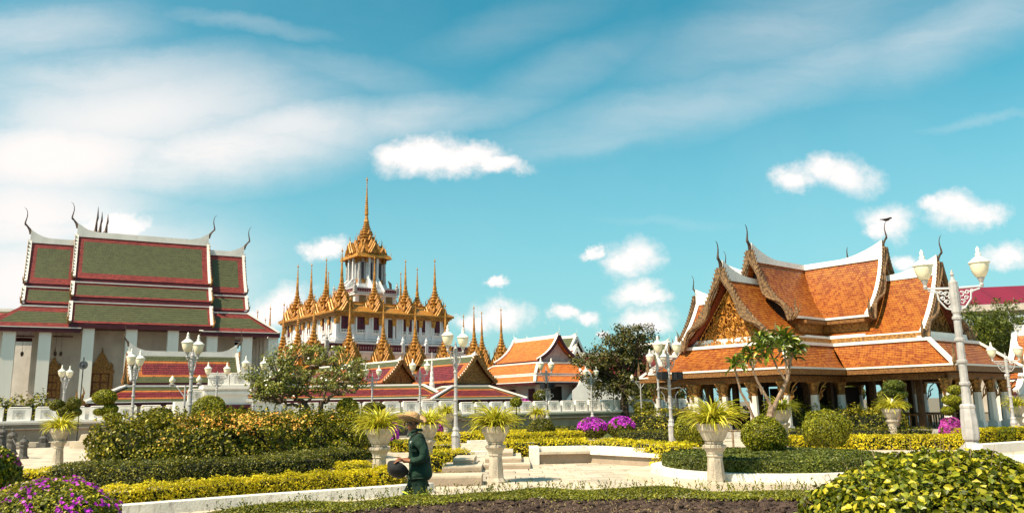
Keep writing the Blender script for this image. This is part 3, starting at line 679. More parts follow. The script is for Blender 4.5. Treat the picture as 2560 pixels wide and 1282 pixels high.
# tower roof: tiered gilded pyramid with gablets and needle
STAR = (1, .93, 1, .86, 1, .93)
def gablet(mb_, T, w_, h_, d_):
    q = MB(T); q.slab([(-w_/2, -d_, 0), (w_/2, -d_, 0), (0, -d_, h_)], (0, d_*.9, 0))
    for s in (-1, 1):
        for o_, k in ((0, 1), (.14, .78)):
            q.tube([(s*w_*.55*k, -d_-.03-o_*w_, -.05*h_), (s*w_*.27*k, -d_-.05-o_*w_, h_*.45*k), (0, -d_-.05-o_*w_, h_*1.06*k)], [w_*.055]*3, 4)
        q.tube([(s*w_*.58, -d_, 0), (s*w_*.72, -d_, .1*h_), (s*w_*.74, -d_, .32*h_)], [w_*.06, w_*.05, .01], 4)
    q.tube([(0, -d_, h_), (0, -d_*1.1, h_*1.35), (0, -d_*1.02, h_*1.6)], [w_*.05, w_*.03, .008], 4)
    mb_.v_extra = None
    k = len(mb_.v); mb_.v += q.v; mb_.f += [tuple(k+i for i in f) for f in q.f]; mb_.uv += q.uv
ztip = pz(0, 0, 440); n_before = set(o.name for o in ps.children)
spi = thing  # noqa
S = MB(); zs = zC1
for i, (r, zz_, h_) in enumerate(((4.75, zs-.25, .3), (4.4, zs+.05, .35), (3.9, zs+.4, .5))): S.box((0, 0, zz_), (2*r, 2*r, h_), 0, .95)
S.box((0, 0, zs+.9), (6.6, 6.6, .8), 0, .82); S.box((0, 0, zs+1.7), (5.0, 5.0, .9), 0, .8)
tot = ztip-zs
prof = []; z = zs+2.3
for i, (r, h_) in enumerate(((2.15, .62), (1.95, .58), (1.7, .54), (1.45, .5), (1.2, .46), (1.0, .42), (.82, .4), (.68, .36))):
    prof += [(r*.80, z), (r*1.08, z+h_*.12), (r*1.10, z+h_*.3), (r*.82, z+h_*.45), (r*.78, z+h_*.95)]; z += h_
S.lathe(prof, 24, ph=math.pi/4, star=(1.16, .95, .98, .90, .98, .95)); zb = z
bell = [(.62, zb), (.68, zb+.15), (.46, zb+.6), (.34, zb+1.2), (.36, zb+1.35)]; z = zb+1.35
n = 16; ln = (ztip-z)
for i in range(n):
    r = .36*(1-i/n)**1.1+.075; a = z+ln*.78*i/n; bell += [(r, a), (r*1.25, a+ln*.02), (r, a+ln*.035)]
bell += [(.07, z+ln*.80), (.17, z+ln*.83), (.08, z+ln*.86), (.2, z+ln*.885), (.24, z+ln*.90), (.06, z+ln*.95), (.02, ztip)]
S.lathe(bell, 10)
sp_o = S.build('tower_spire', goldb, ps)
g = MB(); dk = MB()
for k in range(4):
    Ra = Matrix.Rotation(k*math.pi/2, 4, 'Z')
    gablet(g, Ra @ Matrix.Translation((0, -3.4, zs+.6)), 2.9, 1.9, .9)
    gablet(g, Ra @ Matrix.Translation((0, -2.4, zs+1.7)), 1.8, 1.3, .5)
    for s in (-1, 1): gablet(g, Ra @ Matrix.Translation((s*2.6, -3.3, zs+.5)), 1.5, 1.2, .5); gablet(g, Ra @ Matrix.Translation((s*1.3, -1.7, zs+2.3)), .9, .8, .3)
    gablet(g, Ra @ Matrix.Translation((0, -1.7, zs+3.0)), 1.0, .85, .4); gablet(g, Ra @ Matrix.Translation((0, -1.2, zs+4.1)), .8, .7, .3)
    Rb = Matrix.Rotation(k*math.pi/2+math.pi/4, 4, 'Z')
    for r_, z_ in ((6.2, .1), (4.6, 1.1), (3.2, 2.3), (2.2, 3.6)): horn_(g, Rb @ Vector((0, -r_, zs+z_)), Rb.to_3x3() @ Vector((0, -1, 0)), 1.1, 1.6)
g.build('gablet', goldb, sp_o)
q = MB()
for k in range(4):
    T = Matrix.Rotation(k*math.pi/2, 4, 'Z'); q.T = T
    for x in (-.6, 0, .6): q.box((x, -2.3, zs+1.5), (.2, .3, .8))
q.T = None; q.build('gilded_niche', darkred, sp_o)
for o in ps.children:
    if o.name in n_before and o.name.split('.')[0] in ('chamber', 'chamber_window', 'stair') or o.name.split('.')[0] == 'tower_spire' or (o.name.split('.')[0] in ('column', 'capital') and o.get('up')): o.scale = (.68, .68, 1)
# ring spires, one shared shape
def ring_spire_meshes(wide, tall):
    m = MB(); prof = []; z = 0
    m.box((0, 0, -.2), (2.3*wide, 2.3*wide, .5)); 
    for i, (r, h_) in enumerate(((1.35, .62), (1.22, .6), (1.02, .56), (.84, .5), (.66, .46), (.52, .42), (.4, .4))):
        prof += [(r*.78*wide, z+.2), (r*1.12*wide, z+h_*.2+.2), (r*1.1*wide, z+h_*.42+.2), (r*.8*wide, z+h_*.55+.2)]; z += h_
    prof += [(.26*wide, z+.3), (.3*wide, z+.45), (.2*wide, z+1.1), (.17*wide, z+1.3)]; z += 1.3
    m.lathe(prof, 16, ph=math.pi/4, star=(1.18, .92, 1.0, .92))
    p2 = []; ln = tall-z
    for i in range(11):
        r = (.15*(1-i/11)+.045); a = z+ln*.8*i/11; p2 += [(r*1.15, a), (r*1.5, a+.09), (r*1.15, a+.16)]
    p2 += [(.04, z+ln*.84), (.15, z+ln*.87), (.17, z+ln*.89), (.05, z+ln*.93), (.01, tall)]
    m.lathe(p2, 7)
    g = MB()
    for k in range(4):
        Ra = Matrix.Rotation(k*math.pi/2, 4, 'Z')
        gablet(g, Ra @ Matrix.Translation((0, -1.0, -.9)), 2.6, 1.9, .75); gablet(g, Ra @ Matrix.Translation((0, -.95, .6)), 1.3, 1.1, .35)
        gablet(g, Ra @ Matrix.Translation((0, -.75, 1.6)), .9, .8, .2)
        for s in (-1, 1): gablet(g, Ra @ Matrix.Translation((s*.9, -1.0, -.2)), 1.0, 1.0, .3)
        Rb = Matrix.Rotation(k*math.pi/2+math.pi/4, 4, 'Z')
        for r_, z_ in ((1.9, -.2), (1.5, .9), (1.15, 1.9)): horn_(g, Rb @ Vector((0, -r_, z_)), Rb.to_3x3() @ Vector((0, -1, 0)), .75, 2)
    return m.mesh('spire', goldb), g.mesh('gablet', goldb)
zr1 = pz(-8.3, -8.3, 768)
tall1 = pz(-8.3, -8.3, 619)-zr1
s1, g1 = ring_spire_meshes(1.0, tall1)
def put_spire(me, gm, x, y, z, sc, szz):
    o = link('spire', me, ps, (x, y, z), None, (sc, sc, szz)); link('gablet', gm, o)
c4 = [-8.3+16.6*k/3 for k in range(4)]
for i, x in enumerate(c4):
    for j, y in enumerate(c4):
        if i in (0, 3) or j in (0, 3):
            if i in (0, 3) and j in (0, 3): put_spire(s1, g1, x, y, zr1, .95, 1.0)
            else: put_spire(s1, g1, x, y, zr1, .86, .93)
zr2 = pz(-HB, -HB, 905)+.6
tall2 = pz(-HB, -HB, 733)-zr2
s2, g2 = ring_spire_meshes(1.0, tall2)
c7 = [-HB+2*HB*k/6 for k in range(7)]
for i, x in enumerate(c7):
    for j, y in enumerate(c7):
        if i in (0, 6) or j in (0, 6): put_spire(s2, g2, x, y, zr2, .80, 1.0)
zlow = zr2-.2
skirt(ps, rect(-HB+2, -HB+2, HB-2, HB-2), rect(-HB-2.2, -HB-2.2, HB+2.2, HB+2.2), zlow, zlow-1.9, t_gold, [], row=.6, fasm=goldb, hipm=goldb, fasc=.4, name='gilded_roof', drip=False)
q = MB(); q.box((0, 0, zlow-.5), (2*HB-3.8, 2*HB-3.8, .6)); q.box((0, 0, 6), (2*HB+1, 2*HB+1, zlow-8)); q.build('lower_storey', pw, ps)
q = MB(); zg = pz(3, -hu, 727)
p = Vector((2.9, -3.3, zU+.9)); q.box((p.x, p.y, p.z-.2), (1.3, .8, .25)); q.tube([p, p+Vector((-.1, 0, .9)), p+Vector((-.5, 0, 1.4))], [.2, .25, .05], 5); q.build('roof_ornament', horn, ps)
# ================================================================ red and green gallery pavilions
def cross_gable(label, apx, rpx, D, wv, zeb, group='gallery pavilions with carved gables'):
    """a gable facing right-front, ridge running back-left; apx apex pixel, rpx other ridge end pixel"""
    a = P(*apx, D); d = Vector((math.cos(D2R(-50)), math.sin(D2R(-50)), 0))
    b = hit(rpx[0], rpx[1], a, Vector((-d.y, d.x, 0))); ln = (Vector((a.x, a.y, 0))-Vector((b.x, b.y, 0))).length
    F = Frame(Vector((a.x, a.y, 0))-d*ln, a); t = thing('pavilion', label, 'pavilion', F.o, F.rz, group)
    zr = a.z; zb = zeb
    gable_roof(t, 0, ln, [(0, zr-.1, wv, zb)], t_crim, [(.0001, t_green)], row=.26, sag=.16, ridge_up=.35, ridge_h=.2, ridge_w=.22, ends=(0, 1), end_h=1.0, bm=oldgold, bargew=.34, teeth=.3, fasc=.16, verge=.18, hooks=.7, ped=oldgold, pedin=.3, hornm=(white2 if False else oldgold, 1.0))
    m = MB(); s_ = (wv, zb-zr+.1)
    for sg in (-1, 1):     # green band along the ridge and orange band inside the verge and eave
        nrm = Vector((0, sg*(zr-zb), wv)).normalized()*.05
        q = lambda x, t_: Vector((x, sg*wv*t_, zr-.1+(zb-zr+.1)*t_))-Vector((0, sg*(zr-zb), wv)).normalized()*(.16*4*t_*(1-t_))+nrm
        for k in range(4): m.quad(q(0, k*.06), q(ln-.15, k*.06), q(ln-.15, k*.06+.06), q(0, k*.06+.06), [(0, k*.06*4), (ln, k*.06*4), (ln, (k+1)*.06*4), (0, (k+1)*.06*4)])
    m.build('green_tile_band', t_green, t)
    m = MB()
    for sg in (-1, 1):
        nrm = Vector((0, sg*(zr-zb), wv)).normalized()*.055
        q = lambda x, t_: Vector((x, sg*wv*t_, zr-.1+(zb-zr+.1)*t_))-Vector((0, sg*(zr-zb), wv)).normalized()*(.16*4*t_*(1-t_))+nrm
        for k in range(10): t0 = .24+k*.076; m.quad(q(ln-1.15, t0), q(ln-.35, t0), q(ln-.35, t0+.076), q(ln-1.15, t0+.076), [(0, t0*5), (.8, t0*5), (.8, t0*5+.38), (0, t0*5+.38)])
        for t0, t1 in ((.24, .30), (.90, 1.0)): m.quad(q(0, t0), q(ln-.35, t0), q(ln-.35, t1), q(0, t1), [(0, 0), (ln, 0), (ln, .35), (0, .35)])
    m.build('orange_tile_band', t_band, t)
    m = MB(); m.box((ln/2-.5, 0, 0), (ln, wv*1.75, zb)); m.build('wall', white, t)
    m = MB(); m.box((ln+.02, 0, zb-.65), (.5, wv*2.2, .22)); m.box((ln, 0, zb-.3), (.4, wv*2.05, .15)); m.build('gable_cornice', maroon, t)
    return t, F, ln
zg_ = zat(*P(1150, 955, 80).xy, 957)
cross_gable('gallery pavilion with large carved gable right of the tall centre street lamp', (1190, 886), (1062, 896), 80, 2.45, zg_)
cross_gable('gallery pavilion with carved gable standing left of the tall centre street lamp', (1004, 898), (893, 912), 84, 2.1, zat(*P(1000, 960, 84).xy, 957))
cross_gable('gallery pavilion whose gable is half hidden behind the frangipani tree', (884, 908), (800, 918), 87, 2.0, zat(*P(880, 962, 87).xy, 959))
# long low gallery and right hipped gallery
def gallery(label, pxa, pxb, D, top, bot, ext, ground=0):
    a = P(pxa, top, D); b = P(pxb, top, D+1.5); F = Frame(a, b); t = thing('gallery', label, 'gallery', F.o, F.rz)
    zt = (a.z+b.z)/2; zb = F.h((pxa+pxb)/2, bot, -2.4)[1]; L_ = F.len
    skirt(t, rect(0, 0, L_, 3), rect(-ext, -2.4, L_+ext, 5.4), zt, zb, t_crim, [(.42, t_green), (.3, t_band)], row=.24, fasc=.22, hipw=.26)
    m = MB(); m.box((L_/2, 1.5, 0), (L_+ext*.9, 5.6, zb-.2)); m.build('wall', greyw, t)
    m = MB(); m.box((L_/2, 1.5, zt-.3), (L_, 3, .32)); m.build('roof_deck', maroon, t)
    m = MB()
    for k in range(int(L_/2.4)+1): m.box((k*2.4, -1.42, zb-1.6), (1.3, .2, 1.1))
    m.build('dark_opening', darkin, t)
    return t, F
gallery('long low gallery roof of maroon and orange tiles behind the frangipani tree', 600, 1058, 77, 966, 998, 2.3)
gallery('hipped maroon and orange gallery roof below the large carved gable', 1132, 1222, 76, 966, 997, 2.9)
mb = MB(); p = P(1080, 900, 79)
c = thing('small_chedi', 'thin white ringed spire standing between the two carved gables', 'chedi', (p.x, p.y, 0))
zt_ = zat(p.x, p.y, 880); mb.lathe([(.7, 0), (.7, zt_-3.8), (.3, zt_-3.5)]+[(.24-.02*i+(.035 if i % 2 else 0), zt_-3.4+i*.26) for i in range(11)]+[(.03, zt_)], 10); mb.build('spire', white, c)
# ================================================================ orange-roofed hall
A = P(1287, 850, 93); B = P(1396, 841, 86.5); F = Frame(A, B)
oh = thing('orange_roof_house', 'white house with three-tier plain orange roofs and a pink gable, behind the parapet', 'temple house', F.o, F.rz)
zr = (F.h(1287, 850)[1]+F.h(1396, 841)[1])/2; L_ = F.len
za = F.h(1310, 903, -2.9)[1]; zb_ = F.h(1310, 910, -2.9)[1]; zc_ = F.h(1330, 934, -4.6)[1]; zd_ = F.h(1330, 939, -4.6)[1]; ze = F.h(1330, 955, -5.8)[1]
pk = mat('pink_gable', (.62, .40, .36), .7, dirt=.2)
gable_roof(oh, 0, L_, [(0, zr, 2.9, za)], t_orange2, [], row=.3, sag=.38, ridge_up=.25, ridge_h=.24, ridge_w=.3, end_h=.8, bm=maroon, bargew=.3, teeth=None, fasc=.1, verge=.34, hooks=0, ped=pk, pedin=.6, hornm=(white2, .8))
skirt(oh, rect(-.1, -2.95, L_+.1, 2.95), rect(-1.8, -4.6, L_+1.8, 4.6), zb_, zc_, t_orange2, [], row=.3, fasc=.12, hipw=.26, sag=.12)
skirt(oh, rect(-1.8, -4.65, L_+1.8, 4.65), rect(-3.2, -5.8, L_+3.2, 5.8), zd_, ze, t_orange2, [], row=.3, fasc=.2, hipw=.26, sag=.05)
mb = MB(); mb.box((L_/2, 0, 0), (L_+3.6, 9, zd_)); ow = mb.build('wall', white, oh)
for k in range(4):
    x = -1+k*(L_+2)/3
    m = MB(); m.box((x, -4.5, ze-2.5), (1.0, .2, 1.9)); wi = m.build('window', darkred, oh)
    m = MB(); m.box((x, -4.5, ze-2.6), (1.3, .3, .1)); m.box((x, -4.6, ze-.55), (1.2, .2, .1)); m.build('window_frame', white2, wi)
m = MB(); m.box((L_+1.8, -2, ze-3), (.2, 1.4, 2.6)); m.build('doorway', darkin, oh)
def small_house(name, label, apx, apy, D, half, drop, length, yawd, rm, rings=[], vm=None, pedm=None, walls=None, hornm=None, base=0):
    a = P(apx, apy, D); d = Vector((math.cos(D2R(yawd)), math.sin(D2R(yawd)), 0))
    t = thing(name, label, 'temple building', Vector((a.x, a.y, 0))-d*length, D2R(yawd))
    zr = a.z-.15
    gable_roof(t, 0, length, [(0, zr, half, zr-drop)], rm, rings, row=.35, sag=.15, ridge_up=.3, ridge_h=.28, ridge_w=.28, end_h=.9, bm=vm or white2, bargew=.3, teeth=None, fasc=.12, verge=.26, hooks=0, ped=pedm or maroon, pedin=.3, hornm=(hornm or white2, .8))
    m = MB(); m.box((length/2, 0, 0), (length-.8, half*1.8, zr-drop)); m.build('wall', walls or white, t); return t
small_house('temple_building', 'green roofed building directly behind the plain orange roof', 1440, 838, 112, 3.6, 4.2, 9, -42, t_green)
small_house('temple_building', 'narrow red roofed building with white bargeboards beside the plain orange roof', 1441, 866, 92, 2.6, 4.0, 5, -65, t_crim, pedm=pk)
small_house('temple_building', 'long maroon roof running behind the dark tree', 1640, 880, 100, 3.4, 4.4, 17, 8, t_crim, [(.4, t_green)])
small_house('temple_building', 'small white-edged green gable peeping over the left eave of the orange pavilion', 1672, 852, 105, 2.5, 3.5, 6, -60, t_green, [(.4, t_red)])
small_house('temple_building', 'pale steep-gabled wing between the orange roofed house and the dark tree', 1468, 925, 84, 3.0, 3.8, 3.0, -80, t_orange2, walls=white2)
# white sloping wall below dark tree
mb = MB(); a = P(1432, 1000, 78); b = P(1592, 1000, 80)
za = zat(a.x, a.y, 976); zm_ = zat(*P(1478, 1000, 78.5).xy, 938); zn = zat(*P(1500, 1000, 79).xy, 940); zb_ = zat(b.x, b.y, 1003); m1_ = P(1478, 1000, 78.5); m2_ = P(1500, 1000, 79)
mb.slab([(a.x, a.y, 0), (b.x, b.y, 0), (b.x, b.y, zb_), (m2_.x, m2_.y, zn), (m1_.x, m1_.y, zm_), (a.x, a.y, za)], (0, .4, 0)); 
tag(mb.build('stair_wall', white2), 'bright white wall with sloping top under the dark tree', 'wall')
# far right buildings
a = P(2380, 716, 95)
rr = thing('long_building', 'long building with a magenta red metal roof and grey awning at the far right', 'building', (a.x, a.y, 0), D2R(-12))
zt_ = a.z; mb = MB(); q = [(0, 0, zt_-2.3), (40, 0, zt_-2.3), (40, 7, zt_+.6), (0, 7, zt_+.6)]; mb.add(q, [(0, 1, 2, 3)], [[(0, 0), (40, 0), (40, 8), (0, 8)]]); mb.build('roof', t_redmetal, rr)
mb = MB(); mb.sweep([(-.5, -.1, zt_-3.1), (40, -.1, zt_-3.1)], .5, .75); mb.box((20, 4, 0), (39, 6.5, zt_-2.8)); mb.build('wall', greyw, rr)
mb = MB(); 
for k in range(26): mb.slab([(k*1.5, -.3, zt_-3.8), (k*1.5+1.4, -.3, zt_-3.8), (k*1.5+1.4, -4, zt_-6), (k*1.5, -4, zt_-6)], (0, 0, .08))
mb.build('awning', mat('grey_awning', (.30, .34, .36), .5), rr)
a = P(2537, 822, 60)
rt = thing('corner_pavilion', 'orange roofed pavilion with thick white verge at the right picture edge', 'pavilion', (a.x, a.y, 0), D2R(-50))
zr = a.z-.3; gable_roof(rt, 0, 1.0, [(0, zr, 3, zr-3.4), (3.1, zr-3.6, 4.4, zr-4.4)], t_orange, [], row=.3, T=None, sag=.3, ridge_up=.5, ridge_h=.3, end_h=1.2, bm=white2, bargew=.3, teeth=None, verge=.4, hooks=.6, ped=white, hornm=(white2, 1.2))
mb = MB(); mb.box((0, 0, 0), (2, 7, zr-4.6)); mb.build('wall', white, rt)
# ================================================================ the big orange pavilion on the right
YA = D2R(40); PC = Vector((17.6, 47.7, 0))
pv = thing('royal_pavilion', 'open cross-shaped pavilion with orange tiled double roofs, gilded gable and many columns', 'pavilion', PC, YA)
pu = Vector((math.cos(YA), math.sin(YA), 0)); pvv = Vector((-math.sin(YA), math.cos(YA), 0))
def lz(lx, ly, py): q = PC+pu*lx+pvv*ly; return zat(q.x, q.y, py)
zRid = lz(0, 0, 672)
wU, wL = 2.35, 2.85
zUe = lz(-wU, -wU, 797)
zLr = (lz(-8.2, 0, 702)+lz(0, -7.6, 675))/2
zLe = (lz(-8.2, -wL, 850)+lz(-wL, -7.6, 845))/2
# upper roofs: arms along -x, +x, -y, +y; the arms' inner ends are mitred on the valleys
def arm(T, Lo, w_, zr, ze, inner, bm=carve, up=.75, bw=.34, wave=.16, hookh=1.0, hn=1.42, cut=None, ped=None, rowh=.15, lab=None):
    RC = MB(T)
    nr = max(3, int(round(math.hypot(w_, zr-ze)/rowh))); sag = .34 if inner else .26
    dl = math.hypot(w_, zr-ze)
    def yy(t): return w_*t, zr+(ze-zr)*t
    def off(t): return sag*4*t*(1-t)
    for sgn in (-1, 1):
        Fd = MB(T); WL = MB(T); nrm = Vector((0, sgn*(zr-ze), w_)).normalized()
        def pt(x, t):
            y_, z_ = yy(t); return Vector((x, sgn*y_, z_))-nrm*off(t)
        for i in range(nr):
            t0, t1 = i/nr, (i+1)/nr
            xi0 = (abs(pt(0, t0).y)) if inner else cut; xi1 = (abs(pt(0, t1).y)) if inner else cut
            a, b, c, d = pt(Lo, t0), pt(xi0, t0), pt(xi1, t1)+nrm*.02, pt(Lo, t1)+nrm*.02
            Fd.quad(a, b, c, d, [(Lo, t0*dl), (xi0, t0*dl), (xi1, t1*dl), (Lo, t1*dl)])
            Fd.quad(d, c, c-nrm*.02, d-nrm*.02, [(Lo, t1*dl)]*4)
        WL.sweep([pt(Lo-.12, t/8)+nrm*.02 for t in range(9)], .26, .09)
        xin = w_ if inner else cut
        sl_ = Fd.build('roof_slope', t_orange, pv); WL.build('verge_band', white2, sl_)
        WL = MB(T); WL.sweep([(Lo, sgn*(w_+.02), ze-.1), (xin, sgn*(w_+.02), ze-.1)], .16, .12); WL.build('eave_edge', white2, sl_)
    n = 16; pts = []
    xin = 0 if inner else cut
    for i in range(n+1):
        x = xin+(Lo-xin)*i/n; e = max(0, 1-(Lo-x)/2.6)**1.8; pts.append((x, 0, zr-.06+up*e))
    ridge_fin(RC, [p[0] for p in pts], zr-.12, [p[2]+.26 for p in pts], .26)
    o = pv; RC.build('ridge_cap', white2, pv)
    for sgn in (-1, 1):
        B = MB(T); seg = []
        nrm = Vector((0, sgn*(zr-ze), w_)).normalized()
        for t in range(13):
            y_, z_ = yy(t/12); seg.append(Vector((Lo+.04, sgn*y_, z_))-nrm*off(t/12)+Vector((0, 0, .06*(1-t/12)+up*.6*(1-t/12)**4)))
        barge(B, seg, (1, 0, 0), bw, .14, wave, .22, .17); B.build('bargeboard', bm, o)
        if hookh:
            K = MB(T); hook(K, seg[-1]+Vector((.05, sgn*.05, -.05)), (.25, sgn*.95, 0), hookh, 1.1); K.build('corner_finial', bm, o)
    C = MB(T); horn_(C, (Lo-.02, 0, zr+up*.75), (1, 0, 0), hn, 1.75, .9); hf = C.build('ridge_finial', horn, o)
    # underside boards so that the gable recess reads dark
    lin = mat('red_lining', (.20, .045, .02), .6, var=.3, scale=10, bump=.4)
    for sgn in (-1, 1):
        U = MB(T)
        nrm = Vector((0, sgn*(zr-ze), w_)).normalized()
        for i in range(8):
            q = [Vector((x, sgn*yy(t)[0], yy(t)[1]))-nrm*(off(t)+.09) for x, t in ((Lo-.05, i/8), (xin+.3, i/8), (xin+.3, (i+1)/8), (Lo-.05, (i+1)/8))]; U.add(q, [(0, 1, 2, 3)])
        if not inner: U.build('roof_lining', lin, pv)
    return o
def sagged(x, w_, zr, ze, sag):
    R_ = []; ln_ = math.hypot(w_, zr-ze)
    for i in range(9):
        t = i/8; o_ = sag*4*t*(1-t)+.12; R_.append((max(0, w_*t-(zr-ze)/ln_*o_), zr+(ze-zr)*t-w_/ln_*o_))
    return [(x, -a, b) for a, b in R_[1:]][::-1]+[(x, 0, R_[0][1])]+[(x, a, b) for a, b in R_[1:]]
for k, (Lu, Ll) in enumerate(((5.3, 8.0), (5.3, 8.0), (5.5, 8.35), (4.9, 7.7))):
    # k: 0 +x, 1 +y, 2 -x (left front), 3 -y (right front)
    T = Matrix.Rotation(k*math.pi/2, 4, 'Z')
    arm(T, Lu, wU, zRid, zUe, True)
    arm(T, Ll, wL, zLr, zLe, False, cut=2.2, ped=True)
    # closing boards below the upper gable, lower pediment
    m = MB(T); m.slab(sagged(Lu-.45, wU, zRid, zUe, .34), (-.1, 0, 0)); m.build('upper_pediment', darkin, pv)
    # lower pediment: relief carving
    px_ = Ll-.75; W2 = wL-.42; z0_ = zLe-.15; z1_ = zLr-.55
    m = MB(T); m.slab(sagged(px_, wL, zLr, zLe, .26), (-.1, 0, 0)); m.build('pediment_back', mat('pediment_red', (.16, .05, .02), .6, var=.3), pv)
    m = MB(T); R = np.random.RandomState(5+k); nx, nz = 44, 34
    hgt = R.rand(nz+1, nx+1); vs = []; fs = []
    for a in range(nz+1):
        for b in range(nx+1):
            f = a/nz; half = W2*(1-f)*(.96+.0*f)+.02
            zz_ = z0_+(z1_-z0_)*f
            vs.append((px_+.02+.13*hgt[a, b]+.10*math.sin(b*.9)*math.sin(a*.8), half*(2*b/nx-1), zz_))
    for a in range(nz):
        for b in range(nx): i = a*(nx+1)+b; fs.append((i, i+1, i+nx+2, i+nx+1))
    m.add(vs, fs); R2 = random.Random(k)
    for _ in range(170):                       # scrolling leaves and figures of the carving
        f = R2.random()**1.4*.9; half = W2*(1-f)*.92; y_ = R2.uniform(-half, half); zz_ = z0_+(z1_-z0_)*f; r = .05+.06*R2.random(); an = R2.uniform(0, 6.28)
        pts = [(px_+.2+.04*R2.random(), y_+r*1.3*math.cos(an+s*1.2)*(1+.25*s), zz_+r*1.3*math.sin(an+s*1.2)*(1+.25*s)) for s in range(4)]
        m.tube(pts, [.045, .04, .03, .01], 4)
    for s in (-1, 1):
        for _ in range(18):
            t = _/17; m.tube([(px_+.22, s*W2*(1-t), z0_+(z1_-z0_)*t), (px_+.27, s*(W2*(1-t)-.12), z0_+(z1_-z0_)*t+.16)], [.06, .01], 4)
    nrow = 22
    for i in range(nrow): y_ = -W2+2*W2*(i+.5)/nrow; m.add([(px_+.25, y_-.1, z0_+.02), (px_+.25, y_+.1, z0_+.02), (px_+.28, y_, z0_+.34), (px_+.12, y_, z0_+.2)], [(0, 1, 2), (0, 2, 3), (1, 3, 2)])
    m.build('pediment_carving', goldb if k == 2 else oldgold, pv)  # brighter gilding on the sunlit left-front gable, darker gilding paints shade on others
    m = MB(T); 
    for j, (dz, e, h_) in enumerate(((-.2, .30, .16), (-.38, .22, .16), (-.56, .34, .14))): m.box((px_-.1, 0, zLe-.15+dz), (.3+e, 2*wL-.5+e, h_))
    m.build('gable_cornice', goldb if k == 2 else oldgold, pv)  # cornice tone follows the same painted light and shade
# frieze box seen in the inner corner, cornice
zS = lz(-3.1, -3.1, 866)
def cross_poly(hw, re):
    return [(re, -hw), (re, hw), (hw, hw), (hw, re), (-hw, re), (-hw, hw), (-re, hw), (-re, -hw), (-hw, -hw), (-hw, -re), (hw, -re), (hw, -hw)]
m = MB(); m.prism(cross_poly(wU-.25, 4.6), zUe-2.2, zUe-.05); m.build('upper_frieze', oldgold, pv)
m = MB(); m.prism(cross_poly(wU+.25, 4.7), zUe-.35, zUe-.18); m.build('frieze_moulding', woodgold, pv)
m = MB(); m.prism(cross_poly(wU+.1, 4.6), zS+.45, zS+.62); m.prism(cross_poly(wL+.25, 8.05), zS+.0, zS+.16); m.prism(cross_poly(wL-.02, 7.8), zS+.16, zS+.5); m.build('cornice', white2, pv)
m = MB(); m.prism(cross_poly(wL+.04, 7.7), zS+.2, zS+.42); m.build('cornice_panel', oldgold, pv)
# skirt
re_ = 9.78; hw_ = 4.3; zQ = lz(-re_, -hw_, 919)
skirt(pv, cross_poly(wL+.2, 8.05), cross_poly(hw_, 9.6), zS+.02, zQ, t_orange, [], row=.15, sag=.12, hipm=white2, hipw=.2, fasm=woodgold, fasc=.26)
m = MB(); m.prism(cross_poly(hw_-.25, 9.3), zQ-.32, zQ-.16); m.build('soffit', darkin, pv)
m = MB()
cp = cross_poly(hw_-.75, 8.85)
for i in range(12): m.sweep([(*cp[i], zQ-.62), (*cp[(i+1) % 12], zQ-.62)], .28, .32)
m.build('eave_beam', woodgold, pv)
cp = cross_poly(hw_+.02, 9.62)
for i in range(12):
    e1 = Vector(cp[i])-Vector(cp[i-1]); e2 = Vector(cp[(i+1) % 12])-Vector(cp[i])
    if e1.x*e2.y-e1.y*e2.x > 0: m = MB(); o_ = Vector((*cp[i], 0)).normalized(); hook(m, (*cp[i], zQ+.12), o_*.2, .95, 1.0); m.build('corner_finial', carve, pv)
# floor and steps
cm = MB(); cm.prism(cross_poly(4.6, 9.9), -.1, .12); cm.prism(cross_poly(4.25, 9.5), .12, .3); cm.build('stylobate', stone, pv)
# columns
zc1 = zQ-.6
col = MB(); col.box((0, 0, 0), (.46, .46, .16)); col.box((0, 0, .16), (.36, .36, .12), 0, .9)
col.lathe([(.235, .2), (.20, 1)], 8, ph=math.pi/8, star=(1, 1)); 
colme = col.mesh('column', urnm if False else white)
def capm_():
    m = MB(); m.lathe([(.20, 0), (.225, .04), (.19, .08), (.19, .2), (.22, .23), (.20, .27), (.20, .36), (.24, .56), (.28, .70), (.28, .8)], 12, star=(1, .9)); m.box((0, 0, .78), (.5, .5, .1)); return m.mesh('capital', oldgold)
capme = capm_()
br = MB(); br.tube([(0, 0, 0), (.08, 0, .18), (.10, 0, .45), (.26, 0, .78), (.5, 0, .98)], [.02, .05, .04, .05, .04], 5, .6)
br.tube([(.05, 0, .1), (.22, 0, .3), (.2, 0, .5), (.4, 0, .65)], [.02, .05, .04, .03], 4, .6); brme = br.mesh('bracket', oldgold)
hc_, rc = hw_-.75, 8.85
spots = []
for k in range(4):
    a = k*math.pi/2; ca, sa = math.cos(a), math.sin(a)
    for x, y, outs in [(rc, -hc_, (0, -90)), (rc, 0, (0,)), (rc, hc_, (0, 90)), (rc-2.65, -hc_, (-90,)), (rc-2.65, hc_, (90,)), (hc_, hc_, ()), (rc, -hc_/2, (0,)), (rc, hc_/2, (0,))]:
        spots.append((x*ca-y*sa, x*sa+y*ca, [o_+math.degrees(a) for o_ in outs]))
hcol = zc1-.3-.66
for x, y, outs in spots:
    o = link('column', colme, pv, (x, y, .3), None, (1, 1, hcol)); o2 = link('capital', capme, pv, (x, y, .3+hcol), None, (1, 1, .76))
    for a in outs: link('bracket', brme, pv, (x+.2*math.cos(D2R(a)), y+.2*math.sin(D2R(a)), zc1-1.02), (0, 0, D2R(a)))
ic = MB(); ic.box((0, 0, 0), (.26, .26, 1)); icme = ic.mesh('inner_column', mat('dark_gilded_wood', (.12, .055, .02), .6, var=.4, scale=10, bump=.4))
